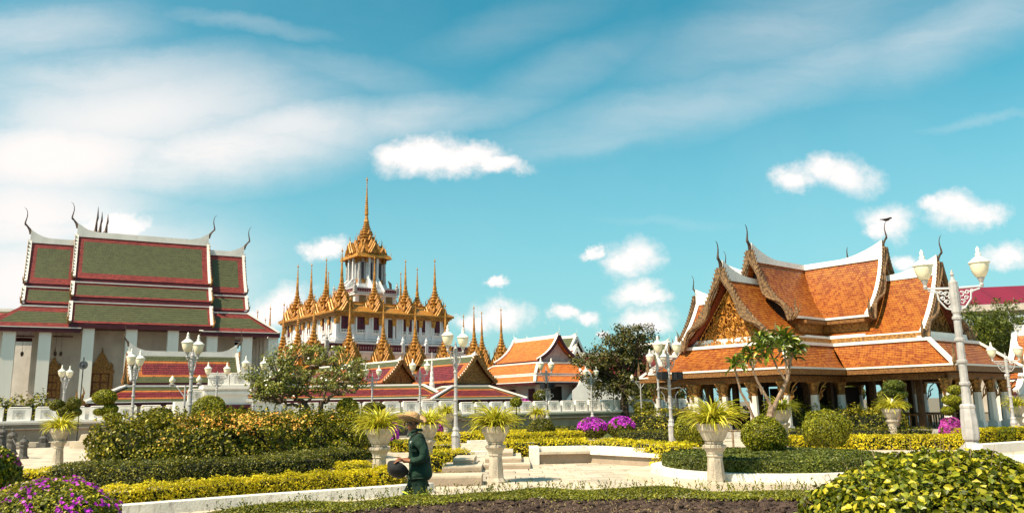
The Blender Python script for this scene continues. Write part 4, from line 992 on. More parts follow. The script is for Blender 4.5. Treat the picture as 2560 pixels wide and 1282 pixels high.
for k in range(4):
    a = k*math.pi/2; ca, sa = math.cos(a), math.sin(a)
    for x, y in ((2.2, 2.2), (4.6, 2.2), (7.0, 2.2), (4.6, -2.2), (7.0, -2.2)): link('inner_column', icme, pv, (x*ca-y*sa, x*sa+y*ca, .3), None, (1, 1, zQ-.6))
rl = MB()
for k in range(4):
    rl.T = Matrix.Rotation(k*math.pi/2, 4, 'Z')
    for y in (-2.2, 2.2):
        rl.sweep([(2.4, y, .95), (7.0, y, .95)], .08, .08)
        for i in range(16): rl.box((2.5+i*.3, y, .35), (.06, .05, .6))
    rl.sweep([(7.0, -2.2, .95), (7.0, 2.2, .95)], .08, .08)
    for i in range(14): rl.box((7.0, -2.1+i*.3, .35), (.05, .06, .6))
rl.T = None; rl.build('railing', woodgold, pv)
m = MB(); m.box((0, 0, .3), (1.8, 1.8, .5)); m.box((0, 0, .8), (3.6, 3.6, 1.7)); m.build('inner_screen', darkin, pv)

tipx = 4.9-.02+.28*1.42*.9; bp = PC-pvv*tipx+Vector((0, 0, zRid+.75*.75+1.42-.01))
bird = thing('bird', 'small dark bird perched on the tip of a tall pavilion roof horn', 'bird', bp, 0)
m = MB(); m.tube([(-.36, 0, .10), (-.2, 0, .09), (-.05, 0, .07), (.10, 0, .10), (.20, 0, .16), (.27, 0, .17), (.33, 0, .16)], [.02, .04, .085, .085, .055, .05, .008], 7); m.build('body', darkin, bird, smooth=True)
m = MB()
for s_ in (-1, 1): m.tube([(.02, s_*.02, 0), (.03, s_*.03, .07)], .008, 4)
m.build('legs', darkin, bird)
# ================================================================ foliage helpers
def leaves_mesh(name, pts, nrm, size, m_, aspect=.55, tilt=.55, rs=RS, fold=.18, var=.35):
    n = len(pts); nrm = nrm/np.maximum(1e-6, np.linalg.norm(nrm, axis=1, keepdims=True))
    nn = nrm+rs.normal(0, tilt, (n, 3)); nn /= np.linalg.norm(nn, axis=1, keepdims=True)
    d = rs.normal(0, 1, (n, 3)); d -= nn*(d*nn).sum(1, keepdims=True); d /= np.maximum(1e-6, np.linalg.norm(d, axis=1, keepdims=True))
    s = np.cross(nn, d); L_ = (size*(1+rs.uniform(-var, var, n)))[:, None]
    v = np.empty((n, 4, 3), dtype=np.float32)
    v[:, 0] = pts-d*L_*.5; v[:, 1] = pts+s*L_*aspect*.5+nn*L_*fold*.5; v[:, 2] = pts+d*L_*.5; v[:, 3] = pts-s*L_*aspect*.5+nn*L_*fold*.5
    me = bpy.data.meshes.new(name); me.vertices.add(4*n); me.vertices.foreach_set('co', v.ravel())
    me.loops.add(6*n); me.polygons.add(2*n)
    base = np.arange(n)[:, None]*4; idx = (base+np.array([[0, 1, 2, 0, 2, 3]])).ravel().astype(np.int32)
    me.loops.foreach_set('vertex_index', idx); me.polygons.foreach_set('loop_start', np.arange(2*n, dtype=np.int32)*3)
    try: me.polygons.foreach_set('loop_total', np.full(2*n, 3, dtype=np.int32))
    except Exception: pass
    me.materials.append(m_); me.update(calc_edges=True); return me
def leafy(name, pts, nrm, size, m_, parent=None, kind='stuff', **k):
    o = link(name, leaves_mesh(name, np.asarray(pts, dtype=float), np.asarray(nrm, dtype=float), size, m_, **k), parent); o['kind'] = kind; return o
def lump(p, f=1.0):
    return (np.sin(p[:, 0]*f*2.1+1.3)*np.sin(p[:, 1]*f*1.7+.4)*np.cos(p[:, 2]*f*2.3)+.6*np.sin(p[:, 0]*f*4.7+p[:, 2]*f*3.9+2)*np.cos(p[:, 1]*f*5.1))
def ell_pts(c, r, n, f=1.5, amp=.10, depth=.18, lowcut=-.75, boxy=1.0):
    d = RS.normal(0, 1, (n, 3)); d /= np.linalg.norm(d, axis=1, keepdims=True); d = d[d[:, 2] > lowcut]
    if boxy != 1: q = (np.abs(d)**boxy).sum(1)**(1/boxy); e = d/q[:, None]
    else: e = d
    c = np.array(c); r = np.array(r); p0 = e*r+c
    k = 1+amp*lump(p0, f)-RS.rand(len(e))**2*depth
    return e*r*k[:, None]+c, d/r
def core_ell(mb_, c, r, k=.84):  # dark ellipsoid core, added to keep light out of the leaves
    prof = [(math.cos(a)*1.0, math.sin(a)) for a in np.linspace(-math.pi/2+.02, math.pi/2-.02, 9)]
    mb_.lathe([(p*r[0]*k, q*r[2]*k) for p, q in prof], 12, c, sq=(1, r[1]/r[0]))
L_dark = leaf_mat('dark_hedge_leaves', [(0, (.032, .040, .004)), (.55, (.085, .088, .006)), (1, (.23, .20, .012))], .2)
L_mid = leaf_mat('bougainvillea_leaves', [(0, (.035, .044, .003)), (.45, (.11, .115, .006)), (.8, (.28, .245, .012)), (1, (.50, .38, .018))], .25)
L_yel = leaf_mat('golden_hedge_leaves', [(0, (.16, .15, .005)), (.3, (.46, .39, .008)), (1, (.78, .62, .02))], .4)
L_ball = leaf_mat('topiary_leaves', [(0, (.06, .075, .005)), (.6, (.20, .20, .010)), (1, (.42, .38, .018))], .28)
L_near = leaf_mat('near_shrub_leaves', [(0, (.035, .048, .003)), (.45, (.11, .13, .006)), (.8, (.27, .26, .010)), (1, (.52, .44, .018))], .3, .45, .35)
L_spid = leaf_mat('spider_plant_leaves', [(0, (.20, .22, .010)), (.5, (.50, .46, .025)), (1, (.80, .70, .10))], .3, .4)
L_mag = leaf_mat('magenta_bracts', [(0, (.36, .015, .42)), (.6, (.58, .03, .62)), (1, (.74, .12, .70))], .3)
L_pink = leaf_mat('pink_bracts', [(0, (.40, .04, .22)), (.6, (.48, .05, .42)), (1, (.62, .16, .40))], .3)
L_org = leaf_mat('orange_bracts', [(0, (.72, .26, .04)), (.5, (.84, .44, .08)), (1, (.88, .62, .14))], .3)
L_frang = leaf_mat('frangipani_leaves', [(0, (.045, .060, .008)), (.5, (.11, .125, .015)), (1, (.27, .25, .03))], .25)
L_plum = leaf_mat('plumeria_leaves', [(0, (.08, .12, .010)), (.5, (.18, .23, .018)), (1, (.38, .38, .035))], .25, .35, .5)
L_tree = leaf_mat('dark_tree_leaves', [(0, (.035, .040, .010)), (.6, (.080, .078, .014)), (1, (.17, .14, .028))], .2)
L_con = leaf_mat('conifer_leaves', [(0, (.035, .050, .006)), (.6, (.08, .10, .010)), (1, (.17, .19, .018))], .2)
L_grd = leaf_mat('ground_cover_leaves', [(0, (.06, .07, .006)), (.6, (.15, .155, .010)), (1, (.32, .28, .02))], .2)
L_wht = leaf_mat('white_blossoms', [(0, (.75, .70, .52)), (1, (.88, .84, .72))], .2)
def ball(name, label, cat, c, r, n, m_, group=None, size=.07, flower=None, base=0.0, boxy=1.0, amp=.07, fl_top=.2, fsize=None, fln=.35):
    """leafy ball on a short stem standing on the ground"""
    t = thing(name, label, cat, (c[0], c[1], base), 0, group)
    zc = c[2]-base
    p, d = ell_pts((0, 0, zc), r, n, 2.2/max(r), amp, .2, -.9, boxy)
    leafy('leaves', p, d, size, m_, t)
    k = MB(); core_ell(k, (0, 0, zc), r, .86); k.tube([(0, 0, 0), (.02, 0, zc)], [.05, .04], 6); k.build('stem', core_m, t)  # stem joined with an added dark core that blocks light
    if flower:
        p, d = ell_pts((0, 0, zc), [q*1.03 for q in r], int(n*fln), 2.2/max(r), amp, .05)
        keep = (p[:, 2] > zc+r[2]*(fl_top-.15*np.sin(p[:, 0]*9/r[0])-.3*RS.rand(len(p)))) & (lump(p+c[0]*3.1, 2.5/max(r)) > -.55)
        leafy('blossoms', p[keep], d[keep], fsize or size*1.1, flower, t, aspect=.9)
    return t
def hedge(name, label, pts, width, h, m_, group=None, size=.06, dens=900, z0=0.0, cat='hedge', round_=.0, flower=None, rough=.04, side=1, jag=0.0):
    """clipped hedge whose front edge runs through pts; it extends `width` to the far side"""
    P2 = [Vector((p[0], p[1], 0)) for p in pts]; o = P2[0].copy(); t = thing(name, label, cat, (o.x, o.y, z0), 0, group)
    PP = []; NN = []; C = MB()
    for i in range(len(P2)-1):
        a, b = P2[i]-o, P2[i+1]-o; d = (b-a); ln = d.length; d.normalize(); nv = Vector((-d.y, d.x, 0))*side
        av, dv, nvv = np.array(a), np.array(d), np.array(nv)
        for kind in ('top', 'front', 'back', 'endA', 'endB'):
            if kind == 'top': A_ = ln*width
            elif kind in ('front', 'back'): A_ = ln*h*(1 if kind == 'front' else .4)
            else: A_ = width*h
            n = int(A_*dens)
            if n < 4: continue
            s, q = RS.rand(n), RS.rand(n)
            if kind == 'top': p = av+dv*(s*ln)[:, None]+nvv*(q*width)[:, None]+np.array([0, 0, h]); nr = np.tile([0, 0, 1.], (n, 1))
            elif kind == 'front': p = av+dv*(s*ln)[:, None]+np.array([0, 0, 1.])*(q*h)[:, None]; nr = np.tile(-nvv+np.array([0, 0, .3]), (n, 1))
            elif kind == 'back': p = av+dv*(s*ln)[:, None]+nvv*width+np.array([0, 0, 1.])*(q*h)[:, None]; nr = np.tile(nvv, (n, 1))
            else: p = av+dv*(0 if kind == 'endA' else ln)+nvv*(s*width)[:, None]+np.array([0, 0, 1.])*(q*h)[:, None]; nr = np.tile((-dv if kind == 'endA' else dv), (n, 1))
            wv = lump(p+np.array([o.x, o.y, 0]), 1.6)
            p = p+nr*((wv+.7)*rough+RS.uniform(-.06, .05, n))[:, None]
            if jag: p[:, 2] += jag*np.maximum(0, lump(p*1.0+np.array([o.x, o.y, 0]), 3.3))*(p[:, 2]/h)
            PP.append(p); NN.append(nr)
        m_c = (a+b)/2+nv*width/2; C.box((m_c.x, m_c.y, 0), (ln-.06, width-.14, h-.07), math.atan2(d.y, d.x))
    leafy('leaves', np.concatenate(PP), np.concatenate(NN), size, m_, t); C.build('shade_core', core_m, t)  # light-blocking dark core added inside the hedge
    return t
# ================================================================ white parapet wall with chakra reliefs
em = MB()
for i in range(20):
    a = 2*math.pi*i/20; a2 = 2*math.pi*(i+1)/20
    em.slab([(.17*math.cos(a), 0, .17*math.sin(a)), (.17*math.cos(a2), 0, .17*math.sin(a2)), (.135*math.cos(a2), 0, .135*math.sin(a2)), (.135*math.cos(a), 0, .135*math.sin(a))], (0, -.05, 0))
for i in range(8):
    a = 2*math.pi*i/8
    em.tube([(.03*math.cos(a), -.02, .03*math.sin(a)), (.09*math.cos(a+.5), -.035, .09*math.sin(a+.5)), (.15*math.cos(a+.6), -.03, .15*math.sin(a+.6)), (.25*math.cos(a+1.0), -.02, .25*math.sin(a+1.0))], [.018, .02, .02, .008], 4)
em.lathe([(.05, 0), (.04, .03)], 8); emblem = em.mesh('emblem', mat('relief_grey', (.60, .57, .52), .7, dirt=.3))
mr = MB(); W_, H_ = 1.2, .72
mr.slab([(-W_/2-.0, 0, 0), (W_/2, 0, 0), (W_/2, 0, H_), (-W_/2, 0, H_)], (0, .42, 0))
for a, b, c, d in ((-W_/2, W_/2, .0, .1), (-W_/2, W_/2, H_-.1, H_), (-W_/2, -.32, .1, H_-.1), (.32, W_/2, .1, H_-.1)): mr.slab([(a, 0, c), (b, 0, c), (b, 0, d), (a, 0, d)], (0, -.045, 0))
mr.slab([(-W_/2, .42, H_), (W_/2, .42, H_), (W_/2-.08, .25, H_+.09), (-W_/2+.08, .25, H_+.09)], (0, -.2, -.02))
merl = mr.mesh('merlon', white2)
def parapet(label, A, B, zb, pitch=1.42, skip=(), below=1.9):
    F = Frame(A, B); t = thing('parapet_wall', label, 'wall', F.o, F.rz); L_ = F.len
    m = MB(); m.box((L_/2, .3, zb-below), (L_, .9, below-.12)); m.box((L_/2, .25, zb-.5), (L_, 1.15, .1)); m.build('wall', beige, t)
    m = MB(); m.box((L_/2, .22, zb-.12), (L_, 1.2, .12)); m.box((L_/2, .22, zb-.22), (L_, 1.05, .1)); m.build('ledge', white2, t)
    for i in range(int(L_/pitch)):
        x = pitch*(i+.5)
        o = link('merlon', merl, t, (x, 0, zb+.002), None, (pitch/1.42, 1, 1)); link('emblem', emblem, o, (0, -.005, .36))
    return t
A = P(-60, 1040, 47); B = P(1150, 1020, 60); C_ = P(1770, 1015, 70)
zbA = zat(A.x, A.y, 1048)
parapet('white parapet wall with wheel reliefs running from the left edge behind the flower beds', A, B, zat(*P(300, 1040, 51).xy, 1046))
parapet('white parapet wall with wheel reliefs below the orange house and the dark tree', B, C_, zat(*P(1450, 1020, 65).xy, 1026), 1.22)
# white gate building
F = Frame(P(512, 1000, 50), P(704, 1000, 52)); gh = thing('gate_building', 'white gate building with wheel reliefs on its parapet and a dark red doorway', 'gate', F.o, F.rz)
def gz(px, py, y=0): return F.h(px, py, y)
zt1 = gz(560, 962)[1]; xa = 0; xb = gz(622, 960)[0]; xe = F.len
m = MB(); m.box(((xa+xb)/2, 1.5, 0), (xb-xa, 3, zt1-.25)); m.box(((xa+xb)/2, 1.45, zt1-.25), (xb-xa+.3, 3.3, .25)); m.box(((xa+xb)/2, 1.45, zt1-.6), (xb-xa+.15, 3.15, .2))
m.box(((xb+xe)/2, 1.5, 0), (xe-xb, 3, gz(660, 1003)[1])); m.box(((xb+xe)/2, 1.45, gz(660, 1003)[1]), (xe-xb+.2, 3.2, .18))
xs0 = gz(438, 1000)[0]; m.box(((xs0+xa)/2, 1.2, 0), (xa-xs0, 2.4, gz(470, 1003)[1])); m.build('wall', white2, gh)
for px, z in ((548, zt1), (600, zt1), (575, zt1)):
    if px != 575: o = link('merlon', merl, gh, (gz(px, 950)[0], .1, z), None, (1.0, 1, .95)); link('emblem', emblem, o, (0, -.005, .36))
o = link('merlon', merl, gh, (gz(492, 990)[0], .0, gz(470, 1003)[1]), None, (.85, 1, .95)); link('emblem', emblem, o, (0, -.005, .36))
d0, d1 = gz(565, 1030)[0], gz(619, 1030)[0]; zd_ = gz(590, 1012)[1]
m = MB(); m.box(((d0+d1)/2, -.04, zd_-.15), (d1-d0+.3, .2, .18)); m.box((d0, -.04, 0), (.14, .2, zd_-.15)); m.box((d1, -.04, 0), (.14, .2, zd_-.15)); dr = m.build('door_frame', maroon, gh)
m = MB(); m.box(((d0+d1)/2, -.01, 0), (d1-d0, .08, zd_-.15)); m.build('door', darkin, gh)
m = MB(); m.slab([(xb+.3, -.02, .1), (xe-.1, -.02, .1), (xe-.1, -.02, 1.3), (xb+1.0, -.02, 1.3)], (0, -.12, 0)); m.slab([(xb+.8, -.14, .4), (xe-.4, -.14, .4), (xe-.4, -.14, 1.05), (xb+1.2, -.14, 1.05)], (0, -.06, 0)); m.build('buttress', white2, gh)
# ================================================================ planters, benches, steps
def gp(px, py, z=0): p = G(px, py, z); return (p.x, p.y)
def ring(name, label, c, R, h, w_, m_, z0=0, cat='planter kerb', n=48, a0=0, a1=2*math.pi):
    m = MB()
    for i in range(n):
        a, b = a0+(a1-a0)*i/n, a0+(a1-a0)*(i+1)/n
        q = [(c[0]+r*math.cos(t), c[1]+r*math.sin(t)) for r, t in ((R-w_, a), (R, a), (R, b), (R-w_, b))]
        m.prism(q, z0, z0+h)
    return tag(m.build(name, m_), label, cat)
CC = (6.35, 20.6)
ring('step_ring', 'low outer round kerb step around the circular hedge planter', CC, 3.55, .11, 1.2, pave, cat='kerb')
ring('planter_kerb', 'white round kerb holding the circular hedge', CC, 2.95, .27, .35, kerbw, cat='kerb')
m = MB(); m.lathe([(2.7, .0), (2.7, .2)], 32, (*CC, 0)); tag(m.build('planting_soil', dirtm), kind='structure')
# circular clipped hedge
t = thing('round_hedge', 'low dark green circular hedge inside the white round kerb', 'hedge', (*CC, 0))
n = 52000; a = RS.rand(n)*2*math.pi; r = np.sqrt(RS.rand(n))*2.62
pt = np.stack([r*np.cos(a), r*np.sin(a), .53+.02*lump(np.stack([r*np.cos(a), r*np.sin(a), a*0], 1), 3)+RS.uniform(-.03, .03, n)], 1); pt[:, 2] -= np.maximum(0, r-2.3)**2*1.2
n2 = 30000; a = RS.rand(n2)*2*math.pi; zz = RS.rand(n2)*.34+.2
ps_ = np.stack([(2.62+RS.uniform(-.05, .03, n2))*np.cos(a), (2.62+RS.uniform(-.05, .03, n2))*np.sin(a), zz], 1); nrs = np.stack([np.cos(a), np.sin(a), a*0+.3], 1)
leafy('leaves', np.concatenate([pt, ps_]), np.concatenate([np.tile([0, 0, 1.], (n, 1)), nrs]), .055, leaf_mat('round_hedge_leaves', [(0, (.035, .05, .008)), (.5, (.085, .10, .012)), (1, (.17, .18, .02))], .15), t)
m = MB(); m.lathe([(2.5, .1), (2.5, .46)], 32); m.build('shade_core', core_m, t)  # dark disc added under the leaves to stop light
# L-shaped bench wall and steps
def wallseg(mb_, a, b, w_, h, z0=0):
    a, b = Vector((*a, 0)), Vector((*b, 0)); d = b-a; nv = Vector((-d.y, d.x, 0)).normalized(); c = (a+b)/2+nv*w_/2
    mb_.box((c.x, c.y, z0), (d.length, w_, h), math.atan2(d.y, d.x))
a1, a2, a3, a4 = gp(1268, 1150), gp(1349, 1160), gp(1476, 1157), gp(1648, 1168)
bn = thing('bench_wall', 'white angled garden bench wall with slab seat beside the plaza', 'bench', (0, 0, 0))
m = MB(); 
w0 = (a2[0]-.02, a2[1]+.0)
wallseg(m, (a2[0], a2[1]+.55), (a3[0], a3[1]+.55), .3, .50); wallseg(m, (a3[0], a3[1]+.55), (a4[0], a4[1]+.5), .3, .50); wallseg(m, (a2[0]-.25, a2[1]), (a2[0]-.25+.001, a2[1]+4.0), .01, .01)
m.box((a2[0]-.15, a2[1]+1.9, 0), (.3, 3.8, .50)); m.build('back_wall', kerbw, bn)
m = MB(); wallseg(m, (a2[0], a2[1]-.06), (a3[0], a3[1]-.06), .6, .07, .30); m.build('seat', pave, bn)
m = MB(); wallseg(m, (a3[0]+.003, a3[1]-.06), (a4[0], a4[1]-.06), .6, .11, .27); m.build('seat', kerbw, bn)
m = MB(); wallseg(m, (a2[0]+.02, a2[1]+.1), (a3[0], a3[1]+.1), .4, .29); wallseg(m, (a3[0], a3[1]+.103), (a4[0], a4[1]+.1), .4, .265); m.build('bench_base', beige, bn)
def stepset(label, x0, x1, y0, n, rise=.15, run=.42, dep=6):
    t = thing('garden_steps', label, 'steps', ((x0+x1)/2, y0, 0))
    for i in range(n):
        m = MB(); m.box((0, i*run+dep/2, i*rise), (x1-x0-i*.5, dep, rise-.002)); o = m.build('step', pave, t)
        m = MB(); m.box((0, i*run-.004+.0, i*rise+.006), (x1-x0-i*.5, .02, rise-.05)); m.build('riser', beige, o)
s1_ = gp(1185, 1186); s2_ = gp(1348, 1172)
stepset('wide low steps climbing away behind the tall urn in the middle', gp(1190, 1172)[0], a2[0]-.32, gp(1270, 1172)[1], 3, .14, .7, 3.5)
stepset('lower steps beside the gardener', gp(1062, 1214)[0], gp(1203, 1214)[0], gp(1130, 1214)[1], 1, .22, .5, 1.0)
stepset('middle white steps behind the gardener', gp(1108, 1178)[0], gp(1204, 1178)[0], gp(1150, 1180)[1], 2, .16, .8, 1.8)
def kerb(label, pts, w_=.25, h=.2, m_=None, zz=0, name='kerb'):
    m = MB(); m.sweep([(*p, zz) for p in pts], w_, h); return tag(m.build(name, m_ or kerbw), label, 'kerb')
kerb('long white kerb in front of the golden hedge at the lower left', [gp(180, 1300), gp(640, 1262), gp(1000, 1236), gp(1075, 1229)], .34, .20)
kerb('white kerb stone across the far flower bed behind the gardener', [gp(1060, 1140), gp(1215, 1134)], .5, .12)
kerb('far white kerb left of the tall centre lamp', [gp(1170, 1108), gp(1300, 1104)], .5, .14)
kerb('raised white kerb in front of the big ornate lamp', [gp(2440, 1134), gp(2600, 1122)], .5, .3, white)
kerb('pale kerb at the far end of the plaza on the left', [gp(20, 1118), gp(240, 1112)], .5, .25, pave)
m = MB(); c = gp(2580, 1176); m.lathe([(1.5, 0), (1.5, .3), (1.25, .3), (1.25, .25)], 32, (c[0]+.6, c[1], 0)); tag(m.build('planter_ring', kerbw), 'round white planter rim cut by the right picture edge', 'planter')
# white block steps behind the left pot
m = MB(); c = gp(215, 1120); m.box((c[0], c[1]+.5, 0), (1.6, 1.4, .35), .1); m.box((c[0]+.3, c[1]+.9, .35), (1.8, 1.2, .35), .1, .9); tag(m.build('stone_block', pave), 'rounded pale stone block behind the left spider plant', 'stone block')
# ================================================================ potted spider plants
def blade(L_, w_=.022, th0=75, bend=95):
    m = MB(); n = 7; a, b = [], []; x = z = 0.0
    for i in range(n+1):
        f = i/n; w = w_*min(1, .55+f*3)*(1-f**2.6)+.002
        a.append((x, -w, z)); b.append((x, w, z)); t_ = D2R(th0-bend*(f+.5/n)**1.15); x += L_/n*math.cos(t_); z += L_/n*math.sin(t_)
    for i in range(n):
        c0 = (a[i][0], 0, a[i][2]-w_*.4); c1 = (a[i+1][0], 0, a[i+1][2]-w_*.4)
        m.add([a[i], a[i+1], c1, c0], [(0, 1, 2, 3)]); m.add([c0, c1, b[i+1], b[i]], [(0, 1, 2, 3)])
    return m
blade_kinds = []
spid_mats = []
for i, c in enumerate(((.26, .27, .014), (.50, .46, .03), (.76, .67, .10), (.40, .38, .018))):
    mm = leaf_mat('spider_blade', [(0, tuple(q*.8 for q in c)), (1, c)], .3, .4); spid_mats.append(mm)
for i in range(12): blade_kinds.append(blade(.66+.07*(i % 4), .016+.003*(i % 3), 60+8*(i % 4), 75+18*(i % 5)).mesh('blade', spid_mats[i % 4]))
def plant_joined(n, sc=1.0):
    m = MB()
    for i in range(n):
        b = blade(random.uniform(.48, .86), .022, random.uniform(45, 86), random.uniform(55, 135)); a = random.uniform(0, 6.28)
        b2 = Matrix.Rotation(a, 4, 'Z') @ Matrix.Rotation(random.uniform(-.25, .35), 4, 'Y')
        k = len(m.v); m.v += [tuple(b2 @ Vector(p)+Vector((.05*math.cos(a), .05*math.sin(a), 0))) for p in b.v]; m.f += [tuple(k+j for j in f) for f in b.f]; m.uv += b.uv
    return m
OCT = math.pi/8
def make_urn(stem=True):
    t = thing('potted_plant', 'x', 'potted plant', (0, 0, 0))
    m = MB(); m.lathe([(.25, 0), (.245, .04), (.195, .12), (.155, .62), (.165, .635), (.18, .655), (.165, .675), (.185, .74), (.235, .81), (.255, .83), (.255, .875), (.22, .89), (.17, .90)], 8, ph=OCT)
    m.build('pedestal', urnm, t)
    m = MB(); m.lathe([(.17, .895), (.20, .92), (.20, .945), (.185, .955), (.225, .985), (.31, 1.17), (.345, 1.20), (.35, 1.315), (.362, 1.335), (.31, 1.335), (.29, 1.26)], 8, ph=OCT)
    m.build('urn', urnm, t)
    m = MB(); m.lathe([(.27, 1.2), (.29, 1.27)], 8, ph=OCT); m.build('soil', dirtm, t)
    return t
urn0 = make_urn(); urn_used = []
def potted(px, base_py, label, sc=1.0, near=False, base_z=0.0, nb=95, px_base=None, plant=1.0):
    g = G(px, base_py, base_z)
    t = urn0 if not urn_used else dup(urn0, (0, 0, 0)); urn_used.append(1)
    t.location = g; t.scale = (sc,)*3; t.rotation_euler = (0, 0, random.uniform(0, .7)); t['label'] = label; t['group'] = 'urns of spider plants on pedestals'
    return t, near, nb, plant
pots = [potted(1240, 1206, 'urn with spider plant on the plaza edge, left of the angled bench wall', 1.0, True, nb=150),
 potted(1792, 1217, 'urn with spider plant standing before the round white kerb', 1.02, True, nb=150),
 potted(948, 1212, 'urn with spider plant directly left of the gardener', 1.0, True, nb=130),
 potted(143, 1166, 'leftmost urn with spider plant, beside the dark bollards', .98, False, nb=110),
 potted(1068, 1180, 'urn with spider plant partly hidden by the gardener and his hat', 1.0, False, nb=90),
 potted(1118, 1106, 'small urn with spider plant just left of the tall centre lamp base', 1.08, False, nb=90),
 potted(1346, 1101, 'urn with spider plant in the golden hedge, in front of a dark round bush', .98, False, nb=80),
 potted(1404, 1060, 'small far urn with spider plant beside the balled topiary tree', 1.0, False, nb=70),
 potted(1962, 1122, 'urn with spider plant behind the round bush at the plumeria trunk', 1.1, False, nb=80),
 potted(1998, 1085, 'far urn with spider plant in the hedge right of the plumeria trunk', 1.05, False, nb=70),
 potted(2236, 1106, 'urn with spider plant in front of the dark cloud-pruned tree', 1.05, False, nb=80),
 potted(2550, 1094, 'urn with spider plant at the right edge near the last pavilion columns', 1.05, False, nb=80)]
for t, near, nb, pl in pots:
    if near:
        for i in range(nb):
            a = random.uniform(0, 6.28)
            link('leaf_blade', blade_kinds[random.randrange(12)], t, (.12*math.cos(a)*random.random(), .12*math.sin(a)*random.random(), 1.27), (0, random.uniform(-.35, .35), a), random.uniform(.8, 1.15))
    o = plant_joined(170 if near else nb*2).build('leaves', L_spid, t); o.location = (0, 0, 1.27); o['kind'] = 'stuff'; o.scale = (1.0,)*3
# ================================================================ street lamps
def globe(T, sc=1.0):
    gl = MB(T); gl.lathe([(.07, 0), (.12, .04), (.175, .16), (.205, .30), (.205, .34)], 14)
    cp = MB(T); cp.lathe([(.225, .335), (.235, .35), (.21, .38), (.12, .46), (.06, .50), (.05, .52), (.075, .55), (.045, .585), (.03, .60), (.05, .64), (.035, .69), (.008, .74)], 14)
    st = MB(T); st.lathe([(.03, -.22), (.05, -.16), (.035, -.12), (.06, -.06), (.085, 0), (.08, .02)], 10)
    return gl, cp, st
def make_lamp(h=4.7, ornate=False, span=.55, foot=False, label='x'):
    t = thing('street_lamp', label, 'street lamp', (0, 0, 0)); gh_ = .74
    za = h-gh_
    m = MB()
    if foot:
        m.lathe([(.30, 0), (.29, .05), (.17, .16), (.13, .22)], 8, ph=OCT)
        m.lathe([(.12, .22), (.17, .27), (.185, .42), (.18, .70), (.155, .95), (.165, .98), (.165, 1.02), (.13, 1.06)], 16, star=(1, .9))
    else:
        m.lathe([(.20, 0), (.20, .08), (.15, .16), (.15, .75), (.17, .80), (.11, .95), (.13, 1.0), (.09, 1.1)], 8, ph=OCT)
    base = m.build('lamp_base', postm, t)
    m = MB(); r = .092 if foot else .068; z0 = 1.05 if foot else 1.08
    prof = [(r*1.15, z0)]
    for k in range(1, 5):
        zk = z0+(za-.9-z0)*k/4; q = r*(1-.12*k/4); prof += [(q, zk-.08), (q*1.35, zk-.06), (q*1.35, zk-.01), (q, zk+.01)]
    prof += [(r*.85, za-.85), (r*1.1, za-.8), (r*1.1, za-.1), (r*.6, za-.05), (r*.25, za+.04), (r*.5, za+.08), (r*.1, za+.2)]
    m.lathe(prof, 10); m.build('pole', postm, t)
    m = MB()
    for s in (-1, 1):
        m.tube([(0, 0, za-.24), (s*span, 0, za-.22)], .028, 5)
        m.tube([(s*.05, 0, za-.75), (s*.2, 0, za-.7), (s*.34, 0, za-.5), (s*.36, 0, za-.33), (s*(span-.05), 0, za-.27)], .022, 5)
        for (cx_, cz_, r_) in ((.16, -.38, .075), (.16, -.56, .065), (.28, -.34, .05), (.10, -.68, .04))+(((.38, -.32, .045), (.09, -.47, .04), (.25, -.47, .05)) if foot else ()):
            m.tube([(s*(cx_+r_*(1-i*.06)*math.cos(i*.8)), 0, za+cz_+r_*(1-i*.06)*math.sin(i*.8)) for i in range(11)], .013, 4)
    m.build('bracket', postm if not foot else mat('white_bracket', (.62, .62, .64), .5), t)
    for s in (-1, 1):
        T = Matrix.Translation((s*span, 0, za-.02)); gl, cp, st = globe(T)
        g_ = gl.build('globe', opal, t, smooth=True); cp.build('globe_cap', capm, g_, smooth=True); st.build('globe_holder', postm, g_)
    if ornate:
        for s in (-1, 1):
            m = MB(); m.box((s*.42, -.08, za-1.18), (.34, .34, .32)); m.box((s*.44, -.26, za-1.14), (.26, .06, .24)); m.tube([(s*.1, 0, za-1.3), (s*.42, -.05, za-1.2)], .03, 5); m.build('floodlight', black, t)
            m = MB(); m.tube([(0, 0, za-1.6), (s*.3, 0, za-1.55), (s*.62, 0, za-1.52), (s*.72, 0, za-1.62), (s*.64, 0, za-1.7)], .028, 5); m.tube([(s*.05, 0, za-2.2), (s*.3, 0, za-2.1), (s*.34, 0, za-1.85), (s*.5, 0, za-1.7)], .022, 5); m.build('scroll_arm', postm, t)
    return t
lampA = make_lamp(); lampB = make_lamp(ornate=True); used = {}
def lamp(src, px, toppy, bpx, label, spread, Y=None, base_py=None, sc=None, spanm=1.1):
    yh = CAM+Vector((0, 0, 0))
    if base_py: g = G(bpx, base_py); 
    else:
        Y = Y or 40; lo = P(px, 900, Y)
        g = Vector((lo.x, Y, 0))
        # find the distance at which a 4.7 m lamp on the ground reaches the top pixel
        a, b = 15, 120
        for _ in range(40):
            mid = (a+b)/2; q = P(px, 950, mid); z = zat(q.x, mid, toppy)
            if z < 4.7: a = mid
            else: b = mid
        q = P(px, 950, a); g = Vector((q.x, a, 0))
    h = zat(g.x, g.y, toppy); s = sc or h/4.7
    dist = g.y; sp = min(1, spread/FPX*dist/(spanm*s)); view = math.atan2(g.x, g.y)
    rz = math.acos(sp)-view
    k = id(src)
    o = src if k not in used else dup(src, (0, 0, 0)); used[k] = 1
    o.location = g; o.rotation_euler = (0, 0, rz); o.scale = (s,)*3; o['label'] = label; o['group'] = 'twin globe street lamps'; return o
lamp(lampA, 163, 912, 160, 'twin-globe lamp against the columns of the temple hall, leftmost of all lamps', 17)
lamp(lampA, 336, 872, 326, 'twin-globe lamp seen edge-on left of the gatehouse roof', 20)
